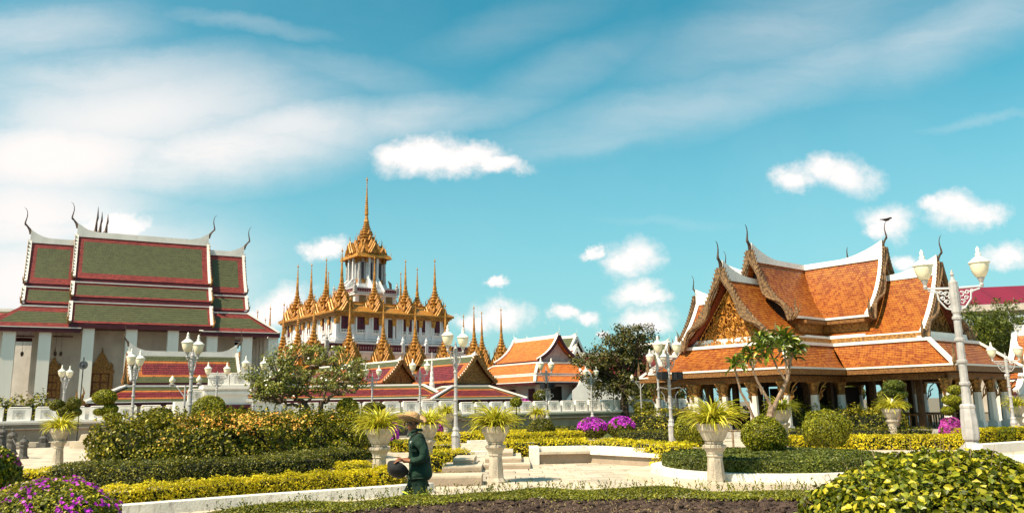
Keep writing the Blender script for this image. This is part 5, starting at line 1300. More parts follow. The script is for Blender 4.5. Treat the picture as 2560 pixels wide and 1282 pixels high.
lamp(lampA, 478, 832, 468, 'tall twin-globe lamp in front of the gatehouse roof', 25)
lamp(lampA, 543, 904, 541, 'short twin-globe lamp beside the cone-shaped topiary', 44)
lamp(lampA, 636, 889, 632, 'twin-globe lamp left of the frangipani crown', 43)
lamp(lampA, 931, 911, 931, 'twin-globe lamp right of the frangipani crown', 32)
lamp(lampA, 1050, 896, 1050, 'twin-globe lamp in front of the space between the two carved gallery gables', 36)
lamp(lampA, 1131, 813, 1140, 'tall twin-globe lamp at the picture centre before the spired tower', 38, base_py=1146)
lamp(lampB, 1366, 893, 1372, 'twin-globe lamp with two black floodlights in front of the orange-roofed house', 26)
lamp(lampA, 1478, 915, 1484, 'slim twin-globe lamp in front of the dark tree', 26)
lamp(lampA, 1645, 872, 1652, 'twin-globe lamp half hidden behind the floodlit lamp by the pavilion', 34)
lamp(lampB, 1656, 838, 1681, 'tall twin-globe lamp with black floodlights at the left corner of the orange pavilion', 46, base_py=1111)
lamp(lampA, 2512, 852, 2540, 'twin-globe lamp in front of the pavilion at the right edge', 58, base_py=1100)
big = make_lamp(4.7, False, .6, True, 'largest twin-globe lamp with filigree brackets and swollen fluted base, right foreground')
g = G(2432, 1128); big.location = g; s = zat(g.x, g.y, 618)/4.7; big.scale = (s,)*3; big.rotation_euler = (0, 0, -math.atan2(g.x, g.y)+.25); big['group'] = 'twin globe street lamps'
# small two-bulb cross-arm lamp
def crossarm(px, toppy, Y, w_, label):
    q = P(px, toppy, Y); t = thing('garden_lamp', label, 'street lamp', (q.x, q.y, 0)); z = q.z
    m = MB(); m.lathe([(.1, 0), (.1, .6), (.05, .7), (.045, z-.35)], 8); m.tube([(-w_, 0, z-.42), (w_, 0, z-.42)], .03, 5)
    for s in (-1, 1): m.tube([(0, 0, z-.9), (s*w_*.4, 0, z-.6), (s*w_*.6, 0, z-.44)], .025, 5)
    m.build('pole', postm, t)
    for s in (-1, 1):
        m = MB(); m.lathe([(.04, -.4), (.15, -.3), (.04, -.26)], 8, (s*w_, 0, z)); h_ = m.build('bulb_holder', postm, t)
        m = MB(); m.lathe([(.05, -.28), (.13, -.18), (.13, -.10), (.05, 0.02), (.01, .08)], 10, (s*w_, 0, z)); m.build('bulb', opal, t, smooth=True)
crossarm(465, 942, 36, .6, 'short lamp with two small bulbs on a cross arm behind the tall gatehouse lamp')
crossarm(1600, 938, 55, .55, 'small two-bulb lamp between the dark tree and the pavilion')
# loudspeaker disc on a pole
q = P(208, 912, 44); t = thing('round_speaker', 'dark round disc on a thin pole before the temple hall columns', 'loudspeaker', (q.x, q.y, 0))
m = MB(Matrix.Translation((0, 0, q.z)) @ Matrix.Rotation(math.pi/2, 4, 'X')); m.lathe([(.235, -.05), (.235, .04), (.17, .05), (.15, .02), (.08, .03), (.06, .09), (.03, .1)], 20); m.build('disc', mat('grey_disc', (.07, .075, .085), .4), t)
m = MB(); m.tube([(-.05, .03, 0), (0, .03, q.z+.42)], .028, 6); m.build('pole', black, t)
# black box on the lamp by the pavilion etc. is part of the lamp; dark cars behind the beds
for px, lab in ((735, 'dark low car roof behind the flower bed under the frangipani'), (915, 'second dark car roof behind the flower bed, right of the leafy standard tree')):
    q = P(px, 1038, 43); t = thing('parked_car', lab, 'car', (q.x, q.y, 0), D2R(12)); zt_ = zat(q.x, q.y, 1036)
    zt_ = max(1.2, min(1.6, zt_)); m = MB(); m.slab([(-2.1, -.85, .35), (2.1, -.85, .35), (2.15, -.85, .7), (1.3, -.8, .85), (.7, -.7, zt_), (-1.0, -.7, zt_), (-1.8, -.8, .9), (-2.15, -.85, .75)], (0, 1.7, 0)); m.build('body', black, t)
    m = MB(); m.slab([(-1.0, -.9, .9), (1.1, -.9, .9), (.65, -.86, zt_-.08), (-.85, -.86, zt_-.08)], (0, 1.8, 0)); m.build('window', mat('car_glass', (.03, .035, .04), .1), t)
    for sx in (-1.35, 1.35): m = MB(Matrix.Translation((sx, -.8, .33)) @ Matrix.Rotation(math.pi/2, 4, 'X')); m.lathe([(.33, -.1), (.33, .1)], 14); m.build('wheel', darkin, t)
# bollards
bprof = [(.24, 0), (.24, .08), (.20, .1), (.17, .2), (.15, .55), (.19, .6), (.19, .66), (.15, .7), (.19, .78), (.2, .86), (.14, .95), (.05, 1.0), (.03, 1.04), (.07, 1.09), (.03, 1.15), (.005, 1.2)]
m = MB(); m.lathe(bprof, 10, ph=.2); darkst = mat('dark_stone', (.11, .10, .09), .6, var=.3, scale=8, bump=.5); bome = m.mesh('bollard', darkst)
for px, py, sc, lab in ((57, 1146, .80, 'dark stone bollard nearest to the left spider plant'), (27, 1136, 1.0, 'stout dark stone bollard second from the left edge'), (38, 1112, .78, 'far dark bollard behind the stout one'), (4, 1120, 1.0, 'dark bollard cut by the left picture edge')):
    g = G(px, py); o = link('bollard', bome, None, g, None, (sc*1.15, sc*1.15, sc)); tag(o, lab, 'bollard', 'dark bollards')
m = MB(); a, b = G(57, 1146), G(27, 1136); m.tube([(a.x+(b.x-a.x)*i/8, a.y+(b.y-a.y)*i/8, .75-.28*math.sin(math.pi*i/8)) for i in range(9)], .03, 5); tag(m.build('chain', darkst), 'dark chain sagging between the two nearest bollards', 'chain')
g = G(108, 1118); t = thing('stone_figure', 'small dark stone block figure behind the left spider plant', 'statue', g); m = MB(); m.box((0, 0, 0), (.5, .5, .25)); m.lathe([(.22, .25), (.26, .5), (.15, .62), (.17, .75), (.1, .88), (.02, .92)], 8); m.tube([(.05, 0, .4), (.22, -.05, .5), (.3, -.05, .3)], [.09, .07, .05], 6); m.build('figure', darkst, t)
# small white lantern house in the far bed
g = G(1469, 1062); t = thing('stone_lantern', 'tiny white lantern house on the far lawn right of the topiary tree', 'lantern', g)
m = MB(); m.box((0, 0, 0), (.9, .7, .5)); m.box((0, 0, .5), (.5, .5, .4)); m.box((0, 0, .9), (.75, .75, .25), 0, .3); m.build('body', white2, t)
m = MB(); m.box((-.13, -.26, .52), (.14, .06, .3)); m.box((.13, -.26, .52), (.14, .06, .3)); m.build('opening', darkin, t)
# ================================================================ hedges and beds (far to near)
lawn = mat('lawn', (.10, .12, .025), .9, var=.4, scale=6, bump=.8, bscale=40)
m = MB(); a, b, c, d = G(1180, 1092), G(2560, 1100), G(2560, 1062), G(1180, 1062); m.add([(p.x, p.y, .012) for p in (a, b, c, d)], [(0, 1, 2, 3)]); tag(m.build('lawn', lawn), kind='structure')
m = MB(); a, b, c, d = G(130, 1215), G(1000, 1215), G(930, 1120), G(330, 1130); m.add([(p.x, p.y, .012) for p in (a, b, c, d)], [(0, 1, 2, 3)]); tag(m.build('planting_bed', dirtm), kind='structure')
hedge('hedge', 'long dark far hedge below the parapet in the centre', [gp(1180, 1082), gp(1650, 1084)], 1.2, .35, L_dark, size=.10, dens=150)
HG = 'clipped golden hedges of the parterre'
hedge('golden_hedge', 'long golden hedge above the angled bench wall', [gp(1268, 1105, .62), gp(1475, 1100, .62), gp(1695, 1116, .62)], .8, .62, L_yel, HG, .075, 520)
hedge('golden_hedge', 'second golden hedge strip behind the first, left of the magenta balls', [gp(1265, 1112), gp(1460, 1104)], .9, .45, L_yel, HG, .09, 494)
hedge('golden_hedge', 'far golden hedge strip near the topiary tree', [gp(1180, 1098), gp(1420, 1094)], .8, .4, L_yel, HG, .1, 380)
hedge('golden_hedge', 'golden hedge strip directly behind the urn left of the centre lamp', [gp(1080, 1108), gp(1205, 1106)], .9, .45, L_yel, HG, .1, 380)
hedge('golden_hedge', 'golden hedge around the foot of the tall centre lamp', [gp(1080, 1158), gp(1180, 1154)], 1.0, .34, L_yel, HG, .07, 500)
hedge('golden_hedge', 'golden hedge just right of the gardener\'s shoulder', [gp(1075, 1140), gp(1150, 1137)], .9, .42, L_yel, HG, .08, 400)
hedge('golden_hedge', 'small green-gold hedge block at the gardener\'s elbow', [gp(1055, 1182), gp(1110, 1180)], .8, .5, L_yel, HG, .07, 500)
hedge('golden_hedge', 'golden hedge between the urn and the gardener\'s back, left side', [gp(975, 1130), gp(1035, 1130)], 1.0, .42, L_yel, HG, .08, 400)
hedge('golden_hedge', 'golden hedge running right from the plumeria bed to the ornate lamp', [gp(1990, 1126), gp(2130, 1124), gp(2425, 1124)], .9, .45, L_yel, HG, .08, 646)
hedge('golden_hedge', 'golden hedge right of the ornate lamp running out of the picture', [gp(2440, 1122), gp(2640, 1112)], .9, .62, L_yel, HG, .08, 646)
hedge('dark_hedge', 'dark hedge strip right of the magenta balls under the bushy shrub', [gp(1548, 1106), gp(1745, 1104)], 1.2, .48, L_dark, None, .08, 260)
hedge('dark_hedge', 'low dark hedge strip behind the round bushes, below the pavilion', [gp(1975, 1108), gp(2335, 1106)], 1.4, .55, L_dark, None, .08, 260)
# shrubs along the pavilion
hedge('flowering_shrub_row', 'long dark flowering shrub row in front of the pavilion columns', [gp(1900, 1092), gp(2260, 1092)], 2.4, 1.05, L_mid, None, .12, 200, cat='shrub', rough=.2, jag=.25)
hedge('shrub', 'bushy green shrub mass left of the pavilion corner lamp', [gp(1585, 1094), gp(1690, 1094)], 2.2, 1.15, L_mid, None, .12, 200, cat='shrub', rough=.22, jag=.2)
hedge('shrub', 'reddish flowering shrub under the left pavilion columns', [gp(1695, 1082), gp(1900, 1082)], 2.0, 1.15, leaf_mat('reddish_shrub_leaves', [(0, (.05, .06, .01)), (.6, (.12, .11, .015)), (.8, (.30, .12, .03)), (1, (.5, .22, .06))]), None, .12, 180, cat='shrub', rough=.2, jag=.2)
hedge('shrub', 'dark shrub strip at the foot of the temple hall on the left', [(P(-30, 1030, 62).x, 62), (P(120, 1030, 64).x, 64)], 2, 2.5, L_mid, None, .25, 60, cat='shrub', rough=.35, jag=.4)
BG = 'round clipped bushes'
def rb(px, cy, rxp, ryp, base_py, label, m_, name='round_bush', n=9000, group=None, size=.07, flower=None, **k):
    g = G(px, base_py); s = g.y/FPX; c = P(px, cy, g.y); rx, rz_ = rxp*s, ryp*s
    return ball(name, label, 'bush', (c.x, g.y, max(rz_*.9, c.z)), (rx, rx*.9, rz_), n, m_, group, size, flower, **k)
c = P(1910, 1090, 21.6); ball('round_bush', 'round yellow-green bush on the circular hedge bed', 'bush', (c.x, 21.6, c.z), (.57, .55, .50), 13000, L_ball, None, .062, amp=.11)
c = P(2065, 1072, 27.5); ball('round_bush', 'larger round bush right of the circular bed', 'bush', (c.x, 27.5, c.z), (.76, .72, .64), 15000, L_ball, None, .075, amp=.1)
rb(1728, 1075, 42, 43, 1116, 'round bush directly behind the urn at the round kerb', L_ball, n=10000, size=.08)
rb(1353, 1080, 34, 30, 1104, 'dark round bush behind the urn in the golden hedge', L_dark, n=6000, size=.09)
rb(1480, 1071, 36, 26, 1097, 'magenta bougainvillea ball, left one of the pair beside the bench wall', L_dark, 'bougainvillea_ball', 7000, flower=L_mag, size=.09, fl_top=.2, fln=.38)
rb(1553, 1069, 33, 27, 1096, 'magenta bougainvillea ball, right one of the pair beside the bench wall', L_dark, 'bougainvillea_ball', 6000, flower=L_mag, size=.09, fl_top=.42, fln=.4)
rb(1304, 1018, 29, 20, 1068, 'far purple bougainvillea ball near the parapet', L_dark, 'bougainvillea_ball', 3500, flower=L_pink, size=.14, fl_top=-.1, fln=.7)
rb(1322, 1042, 24, 26, 1070, 'yellow-green far bush behind the far urns', L_ball, n=4000, size=.13)
rb(1610, 1020, 24, 16, 1066, 'small drum-shaped bush in front of the parapet near the pavilion', L_dark, n=4000, size=.12, boxy=3.0)
rb(2380, 1078, 28, 32, 1108, 'purple flowering bush at the foot of the pavilion corner column', L_dark, 'bougainvillea_ball', 5000, flower=L_pink, size=.10, fl_top=0, fln=.5)
rb(978, 1085, 18, 30, 1118, 'narrow purple flowered bush between the left urn and the gardener', L_dark, 'bougainvillea_ball', 4000, flower=L_mag, size=.08, fl_top=-.2, fln=.5)
rb(1100, 1072, 16, 22, 1100, 'small purple bush behind the gardener\'s hat', L_dark, 'bougainvillea_ball', 3000, flower=L_pink, size=.1, fl_top=-.2)
rb(1242, 1110, 10, 8, 1120, 'tiny yellow bush beside the tall urn rim', L_yel, n=1200, size=.06)
# far left topiary behind the bed
def topiary(label, bpx, bpy_, balls, trunk, m_=None, Y=None, leaf=.09, stemr=.08, dens=1.0):
    g = G(bpx, bpy_) if Y is None else Vector((P(bpx, bpy_, Y).x, Y, 0)); t = thing('topiary_tree', label, 'topiary', (g.x, g.y, 0))
    s = g.y/FPX; m_ = m_ or L_ball; allp, alln = [], []; k = MB(); tr = MB(); z_ = lambda px, py: P(px, py, g.y)-Vector((g.x, g.y, 0))
    for px, py, rx, ry in balls:
        c = z_(px, py); p, d = ell_pts(tuple(c), (rx*s, rx*s*.95, ry*s), int(1700*dens*(rx*ry/300)*(.09/leaf)**2)+500, 2/(rx*s), .05, .2, -1)
        leafy('foliage_ball', p, d, leaf, m_, t); core_ell(k, tuple(c), (rx*s, rx*s, ry*s), .85)
    k.build('leaf_shade_core', core_m, t)  # dark cores added to block light inside each ball
    for path in trunk: pp = [z_(*q) for q in path]; tr.tube(pp, [stemr*(1-.35*i/len(pp)) for i in range(len(pp))], 7)
    tr.build('trunk', bark, t); return t
topiary('cloud-pruned topiary with four stacked balls near the temple hall doorway', 267, 1068, [(262, 993, 28, 19), (276, 1022, 18, 11), (249, 1029, 14, 9), (281, 1041, 22, 12)], [[(268, 1100), (270, 1060), (266, 1030), (262, 1000)], [(270, 1050), (252, 1032)], [(269, 1050), (280, 1040)]], Y=38)
topiary('cluster of dark balls on one stem behind the leftmost spider plant', 165, 1060, [(143, 1012, 18, 14), (160, 1027, 17, 14), (185, 1008, 17, 15), (191, 1030, 12, 10), (172, 1036, 16, 12)], [[(165, 1100), (167, 1040), (160, 1025)]], Y=40, m_=L_dark)
topiary('balled topiary tree with four green balls in the centre', 1418, 1052, [(1417, 967, 17, 15), (1403, 993, 18, 11), (1434, 992, 15, 10), (1411, 1018, 12, 8)], [[(1422, 1052), (1418, 1015), (1422, 998), (1417, 970)], [(1420, 1005), (1405, 994)], [(1421, 1003), (1433, 993)]], leaf=.14)
topiary('dark cloud-pruned tree behind the urn at the pavilion', 2232, 1080, [(2235, 963, 26, 13), (2228, 980, 20, 12), (2245, 985, 22, 12), (2262, 1014, 14, 9), (2220, 970, 14, 10)], [[(2238, 1085), (2250, 1040), (2240, 1000), (2234, 970)], [(2246, 1030), (2262, 1014)]], m_=L_con, Y=36, leaf=.1)
topiary('yellow-green balled topiary in front of the pavilion corner column', 2385, 1060, [(2388, 974, 18, 11), (2380, 1000, 22, 13), (2370, 1026, 15, 11), (2392, 1012, 14, 10)], [[(2390, 1075), (2384, 1030), (2380, 1005), (2388, 975)]], Y=33.5)
topiary('yellow-green lollipop tree right of the frangipani', 869, 1046, [(868, 1012, 24, 17), (862, 1022, 20, 14), (878, 1018, 18, 18)], [[(868, 1090), (868, 1010)]], Y=34, leaf=.09)
def cone(label, px, py, rx, ry, Y, m_, n=6000, leaf=.09, name='clipped_bush', boxy=1.0):
    c = P(px, py, Y); s = Y/FPX; return ball(name, label, 'bush', (c.x, Y, c.z), (rx*s, rx*s, ry*s), n, m_, None, leaf, boxy=boxy)
cone('large egg-shaped clipped bush beside the short twin-globe lamp', 523, 1024, 41, 34, 38, L_ball, 9000)
cone('dark domed bush in front of the parapet left of the tall gatehouse lamp', 397, 1040, 33, 21, 38, L_dark, 6000)
cone('dark clipped bush on the parapet line left of the centre lamp', 936, 1018, 26, 12, 44, L_dark, 3500, .12)
cone('dark bush behind the far wall under the orange house', 1352, 990, 18, 14, 72, L_dark, 2500, .2)
cone('dark bush behind the far left of the centre lamp', 1290, 1005, 14, 12, 50, L_ball, 1500, .13)
# left flower mass
fm = hedge('bougainvillea_hedge', 'large dark bougainvillea hedge with orange flowers on top, left of the gardener', [gp(226, 1170), gp(560, 1163), gp(930, 1147)], 4.6, 1.14, L_mid, None, .115, 640, cat='hedge', rough=.26, jag=.42)
o_ = Vector(fm.location)
pf, nf = [], []
def flowers_at(px0, px1, Y0_, Y1_, n, z0=1.30, z1=1.62):
    for _ in range(n):
        px = random.triangular(px0, px1); Y = random.uniform(Y0_, Y1_); q = P(px, 1065, Y); c = np.array((q.x, Y, random.uniform(z0, z1)))-np.array(o_)
        for _k in range(random.randrange(2, 9)): pf.append(c+RS.normal(0, .085, 3)); nf.append((0, -.4, 1))
flowers_at(400, 800, 27.8, 32, 330); flowers_at(430, 780, 27.4, 28.2, 60, 1.15, 1.45); flowers_at(280, 920, 28, 32, 40); flowers_at(370, 480, 27.2, 27.5, 9, .7, 1.0)
leafy('orange_blossoms', pf, nf, .075, L_org, fm, aspect=.9)
hedge('dark_hedge', 'dark clipped hedge in the bed before the bougainvillea, long left one', [gp(120, 1222), gp(430, 1212), gp(825, 1190)], 1.5, .50, L_dark, None, .06, 900)
hedge('dark_hedge', 'short dark hedge block between the bougainvillea and the urn', [gp(740, 1178), gp(912, 1160)], 1.6, .45, L_dark, None, .07, 700)
hedge('dark_hedge', 'thin dark hedge strip at the left behind the purple bush', [gp(20, 1205), gp(150, 1196)], 1.0, .22, L_yel, None, .07, 600)
hedge('golden_hedge', 'long bright golden hedge behind the white kerb at the lower left', [gp(170, 1288), gp(640, 1244), gp(1015, 1216)], .62, .36, L_yel, None, .055, 1700, rough=.02, jag=.06)
hedge('golden_hedge', 'golden hedge stub wrapped round the urn foot beside the gardener', [gp(860, 1192), gp(935, 1187)], .8, .3, L_yel, None, .06, 1200)
hedge('golden_hedge', 'golden hedge stub at the gardener\'s knees', [gp(945, 1224), gp(1005, 1221)], .9, .42, L_yel, None, .06, 1200)
# near purple bush lower left, and the one on the left edge
def bush(name, label, c, r, n, m_, size, flower=None, nfl=0, fsize=.05, seedk=0, fz=-.1, **k):
    t = thing(name, label, 'bush', (c[0], c[1], 0)); p, d = ell_pts((0, 0, c[2]), r, n, 3.0, .08, .22, -.7)
    leafy('leaves', p, d, size, m_, t, **k); q = MB(); core_ell(q, (0, 0, c[2]), r, .82); q.build('shade_core', core_m, t)  # solid dark core is added to block light
    if flower is not None:
        p, d = ell_pts((0, 0, c[2]), [x*1.02 for x in r], nfl, 3.0, .08, .03, fz); keep = lump(p+seedk, 6) > .15
        leafy('blossoms', p[keep], d[keep], fsize, flower, t, aspect=.9)
    return t
c = P(120, 1268, 9.5); bush('purple_bush', 'rounded bush with small purple flowers in the lower left corner', (c.x, 9.5, c.z-.15), (.78, .75, .47), 16000, leaf_mat('flower_bush_leaves', [(0, (.06, .07, .006)), (.5, (.20, .20, .012)), (1, (.50, .44, .02))], .25), .045, L_mag, 4200, .04)
c = P(-35, 1190, 11); bush('purple_bush', 'tall leafy bush with pink flowers cut by the left edge', (c.x, 11, c.z), (.38, .5, .42), 9000, L_near, .055, L_pink, 1300, .05, fz=.3)
# big yellow-green bush lower right
cB = Vector((3.62, 6.95, .42)); rB = (1.32, 1.15, .98)
t = thing('leafy_bush', 'big glossy yellow-green bush filling the lower right corner', 'bush', (cB.x, cB.y, 0))
p, d = ell_pts((0, 0, cB.z), rB, 48000, 2.6, .055, .24, -.6)
leafy('leaves', p, d, .057, L_near, t, aspect=.68, tilt=.6, fold=.3)
q = MB(); core_ell(q, (0, 0, cB.z), rB, .83); q.build('shade_core', core_m, t)  # added dark core, stops light passing through the bush
lm = []
for i, c in enumerate(((.42, .38, .014), (.26, .27, .010), (.14, .17, .008), (.52, .42, .02))):
    mm = mat('glossy_leaf', c, .35, var=.2, scale=20, bump=.2, spec=.5)
    q = MB(); L2 = .070
    for s in (-1, 1):
        q.add([(0, 0, 0), (.25*L2, s*.26*L2, .06*L2), (.6*L2, s*.33*L2, .10*L2), (L2, 0, -.08*L2), (.5*L2, 0, 0)], [(0, 1, 2, 4), (4, 2, 3)] if s > 0 else [(4, 2, 1, 0), (3, 2, 4)])
    lm.append(q.mesh('leaf', mm))
p, d = ell_pts((0, 0, cB.z), [x*1.02 for x in rB], 3000, 2.6, .055, .02, .1)
sel_ = [i for i in range(len(p)) if (Vector(d[i]).normalized().dot((CAM-cB).normalized()) > .1)][:290]
for i in sel_:
    nv = (Vector(d[i]).normalized()+Vector(RS.normal(0, .35, 3))).normalized()
    o = link('leaf', lm[i % 4], t, p[i]); o.rotation_mode = 'QUATERNION'; o.rotation_quaternion = nv.to_track_quat('Z', 'X') @ Matrix.Rotation(random.uniform(0, 6.28), 3, 'Z').to_quaternion()
    o.scale = (random.uniform(.75, 1.15),)*3
m = MB()
for _ in range(160):
    i = random.randrange(len(p)); a = Vector(p[i]); m.tube([a*.85+Vector((0, 0, .08)), a, a+Vector(d[i]).normalized()*.07+Vector((random.uniform(-.03, .03), 0, .03))], [.004, .003, .001], 3)
m.build('twigs', barkp, t)['kind'] = 'stuff'
# ================================================================ soil bed in the foreground
from mathutils import noise as mn
ZS = .72
bk_ = [G(300, 1322, ZS), G(380, 1312, ZS), G(700, 1282, ZS), G(1000, 1256, ZS), G(1240, 1240, ZS), G(1600, 1238, ZS), G(2060, 1240, ZS), G(2560, 1250, ZS)]
bx, by = [p.x for p in bk_], [p.y for p in bk_]
nx, ny = 300, 170; X0, X1, Y0, Y1 = -5.2, 5.2, 5.6, 11.2
def soil_h(x, y):
    h = ZS+.030*mn.fractal(Vector((x*2.6, y*2.6, 0)), 1, 2, 4)+.055*abs(mn.noise(Vector((x*8, y*8, 3))))+.03*mn.noise(Vector((x*19, y*19, 1)))-.03
    return h
vs = []
for j in range(ny+1):
    for i in range(nx+1):
        x = X0+(X1-X0)*i/nx; y = Y0+(Y1-Y0)*(j/ny); yb_ = float(np.interp(x, bx, by))+.30
        e = min(1, max(0, (yb_+.25-y)/.25)); vs.append((x, y, soil_h(x, y)*e-.02))
m = MB(); m.v = vs; m.f = [(j*(nx+1)+i, j*(nx+1)+i+1, (j+1)*(nx+1)+i+1, (j+1)*(nx+1)+i) for j in range(ny) for i in range(nx)]; m.uv = [None]*len(m.f)
soilm = mat('dark_soil', (.125, .078, .058), .95, var=.5, scale=8, bump=1.0, bscale=60, c2=(.03, .018, .013))
tag(m.build('soil_bed', soilm, smooth=True), kind='structure')
m = MB()
for _ in range(5000):
    x, y = random.uniform(-2.6, 3.4), random.uniform(7.0, 10.1); r = random.uniform(.008, .028)*random.choice((1, 1, 1, 1.7)); a = random.random()*6
    if y > float(np.interp(x, bx, by)): continue
    m.lathe([(r*random.uniform(.4, .8), -r*.3), (r*random.uniform(.9, 1.2), r*.2), (r*random.uniform(.3, .7), r*.8)], 5, (x, y, soil_h(x, y)-.02), a)
tag(m.build('soil_clods', soilm), 'loose dark clods scattered over the dug soil bed', 'soil', kind='stuff')
m = MB()
for _ in range(380):
    x, y = random.gauss(.8, 1.1), random.uniform(7.8, 9.9); z = soil_h(x, y)
    a = random.random()*6.28; l = random.uniform(.02, .07); m.tube([(x, y, z), (x+l*math.cos(a)*.5, y+l*math.sin(a)*.5, z+.01+random.random()*.02), (x+l*math.cos(a), y+l*math.sin(a), z)], .0022, 3)
tag(m.build('dry_straw', mat('straw', (.42, .30, .14), .8)), 'dry straw wisps lying on the dark soil', 'straw', kind='stuff')
# ground cover fringe between the soil and the plaza
n = 90000; xs = RS.uniform(-3.6, 4.2, n); yc = np.interp(xs, bx, by)+.02+.10*np.sin(xs*2.3)*np.sin(xs*5.1+1)
q = RS.normal(0, .16, n); hh = (.035+.045*np.clip(np.sin(xs*2.9)*np.sin(xs*1.3+2)+.7, 0, 2))*RS.rand(n)**.5*np.exp(-(q/.26)**2)
pp = np.stack([xs, yc+.10+q, ZS-.01+hh+.01*RS.rand(n)], 1); nn = np.stack([RS.normal(0, .4, n), -.4+RS.normal(0, .2, n), np.ones(n)], 1)
sp_, sn_ = [], []
for _ in range(420):
    x = random.uniform(-3.2, 4.0); y = float(np.interp(x, bx, by))+.12+random.gauss(0, .12); dx_ = random.uniform(-1, 1); n_ = random.randrange(4, 12)
    for q in range(n_): sp_.append((x+.008*q*dx_+random.gauss(0, .006), y, ZS+.05+q*.013)); sn_.append((random.gauss(0, 1), random.gauss(0, 1), .5))
leafy('ground_cover', np.concatenate([pp, sp_]), np.concatenate([nn, sn_]), .027, L_grd)
o = bpy.data.objects['ground_cover']; tag(o, 'low trailing ground cover between the soil and the plaza', 'ground cover')
lit = [(random.uniform(-3, 7), random.uniform(16.5, 26), .012) for _ in range(260)]
leafy('fallen_leaves', lit, [(0, 0, 1)]*len(lit), .06, leaf_mat('fallen_leaf', [(0, (.20, .12, .03)), (1, (.35, .22, .06))], 0), tilt=.2); tag(bpy.data.objects['fallen_leaves'], 'few dry fallen leaves on the pale plaza paving', 'fallen leaves')
# mulch inside the left bed
pp = [(random.uniform(-8.5, -1.0), random.uniform(19.3, 24), .03) for _ in range(9000)]
leafy('leaf_litter', pp, [(0, 0, 1)]*len(pp), .05, leaf_mat('dry_leaf', [(0, (.10, .06, .02)), (1, (.22, .17, .05))], 0))
# ================================================================ trees
def branch_tree(label, base, m_bark, spec, leafm, leafsize, clus_n, clus_r, levels, r0_, seed, flower=None, name='tree', asp=.4, cat='tree', flat=.7):
    R = random.Random(seed); t = thing(name, label, cat, base); tr = MB(); tips = []
    def grow(p, d, ln, r, lev):
        pts = [p]; q = p; dd = d
        for i in range(4):
            dd = (dd+Vector((R.gauss(0, .16), R.gauss(0, .16), R.gauss(.03, .10)))).normalized(); q = q+dd*ln/4; pts.append(q)
        tr.tube(pts, [r*(1-.35*i/4) for i in range(5)], 6 if lev < 2 else 4)
        if lev >= levels: tips.append((q, dd)); return
        if lev >= 1: tips.append((pts[3], dd)) if R.random() < .35 and lev >= 2 else None
        for k in range(R.choice((2, 3, 3)) if lev else 3):
            a = R.uniform(.35, .85); ax = dd.orthogonal().normalized(); ax.rotate(Matrix.Rotation(R.uniform(0, 6.28), 3, dd)); nd = dd.copy(); nd.rotate(Matrix.Rotation(a, 3, ax)); nd.z = nd.z*flat+.12; nd.normalize()
            grow(q, nd, ln*R.uniform(.62, .86), r*.62, lev+1)
    for (x, y, z), dv, ln, r in spec: grow(Vector((x, y, z)), Vector(dv).normalized(), ln, r, 0)
    tr.build('trunk', m_bark, t)
    pp, nn = [], []
    for q, dd in tips:
        c = RS.normal(0, clus_r, (clus_n, 3))*np.array([1, 1, .6]); pp.append(c+np.array(q)+np.array([0, 0, clus_r*.5])); nn.append(c+np.array([0, 0, clus_r*.9]))
    leafy('crown', np.concatenate(pp), np.concatenate(nn), leafsize, leafm, t, aspect=asp)
    if flower is not None:
        pf = [np.array(q)+RS.normal(0, clus_r*.9, 3)+np.array([0, 0, clus_r]) for q, dd in tips for _ in range(4)]
        leafy('blossoms', pf, [(0, -.3, 1)]*len(pf), .10, flower, t, aspect=.9)
    return t, tips
Yf = 34.0; b = P(785, 1055, Yf); s = Yf/FPX
def rel(px, py): return tuple(P(px, py, Yf)-Vector((b.x, b.y, 0)))
t, tips = branch_tree('spreading frangipani tree with white flowers behind the orange bougainvillea', (b.x, Yf, 0), bark,
  [(rel(800, 1045)[:2]+(0,), (0.05, 0, 1), 1.0, .10)], L_frang, .13, 2, .1, 0, .1, 3)
bpy.data.objects.remove(bpy.data.objects[[c.name for c in t.children if c.name.startswith('crown')][0]])
fr = MB(); R = random.Random(9); ctips = []
def limb(a, b_, r0_, r1, wob=.08, n=6):
    a, b_ = Vector(a), Vector(b_); pts = [a.lerp(b_, i/n)+Vector((R.gauss(0, wob), R.gauss(0, wob), R.gauss(0, wob)))*(1 if 0 < i < n else 0) for i in range(n+1)]
    fr.tube(pts, [r0_+(r1-r0_)*i/n for i in range(n+1)], 6); return pts[-1]
def R3(px, py, dy=0): p = Vector(rel(px, py)); p.x *= (Yf+dy)/Yf; p.z = H+(p.z-H)*(Yf+dy)/Yf; return Vector((P(px, py, Yf+dy).x-b.x, dy, P(px, py, Yf+dy).z))
trunkA = limb((R3(795, 1080).x, 0, 0), R3(768, 1015), .14, .13); trunkB = limb((R3(788, 1080).x, 0, 0), R3(803, 1005), .13, .12)
mains = [(R3(768, 1015), (735, 985), -.4), (R3(768, 1015), (760, 950), .4), (R3(803, 1005), (820, 960), .3), (R3(803, 1005), (845, 985), -.5), (R3(735, 985, -.4), (690, 950), -.9), (R3(735, 985, -.4), (700, 985), .6), (R3(760, 950, .4), (725, 905), 1.0), (R3(760, 950, .4), (790, 915), -.7), (R3(820, 960, .3), (850, 920), 1.0), (R3(820, 960, .3), (880, 950), -1.0), (R3(845, 985, -.5), (890, 975), .6), (R3(768, 1015), (705, 1005), -1.0), (R3(700, 985, .6), (650, 960), 1.4), (R3(705, 1005, -1.0), (640, 985), -1.2)]
nodes = []
for a, (px, py), dy in mains: nodes.append(limb(a, R3(px, py, dy), .085, .05))
ends_px = []
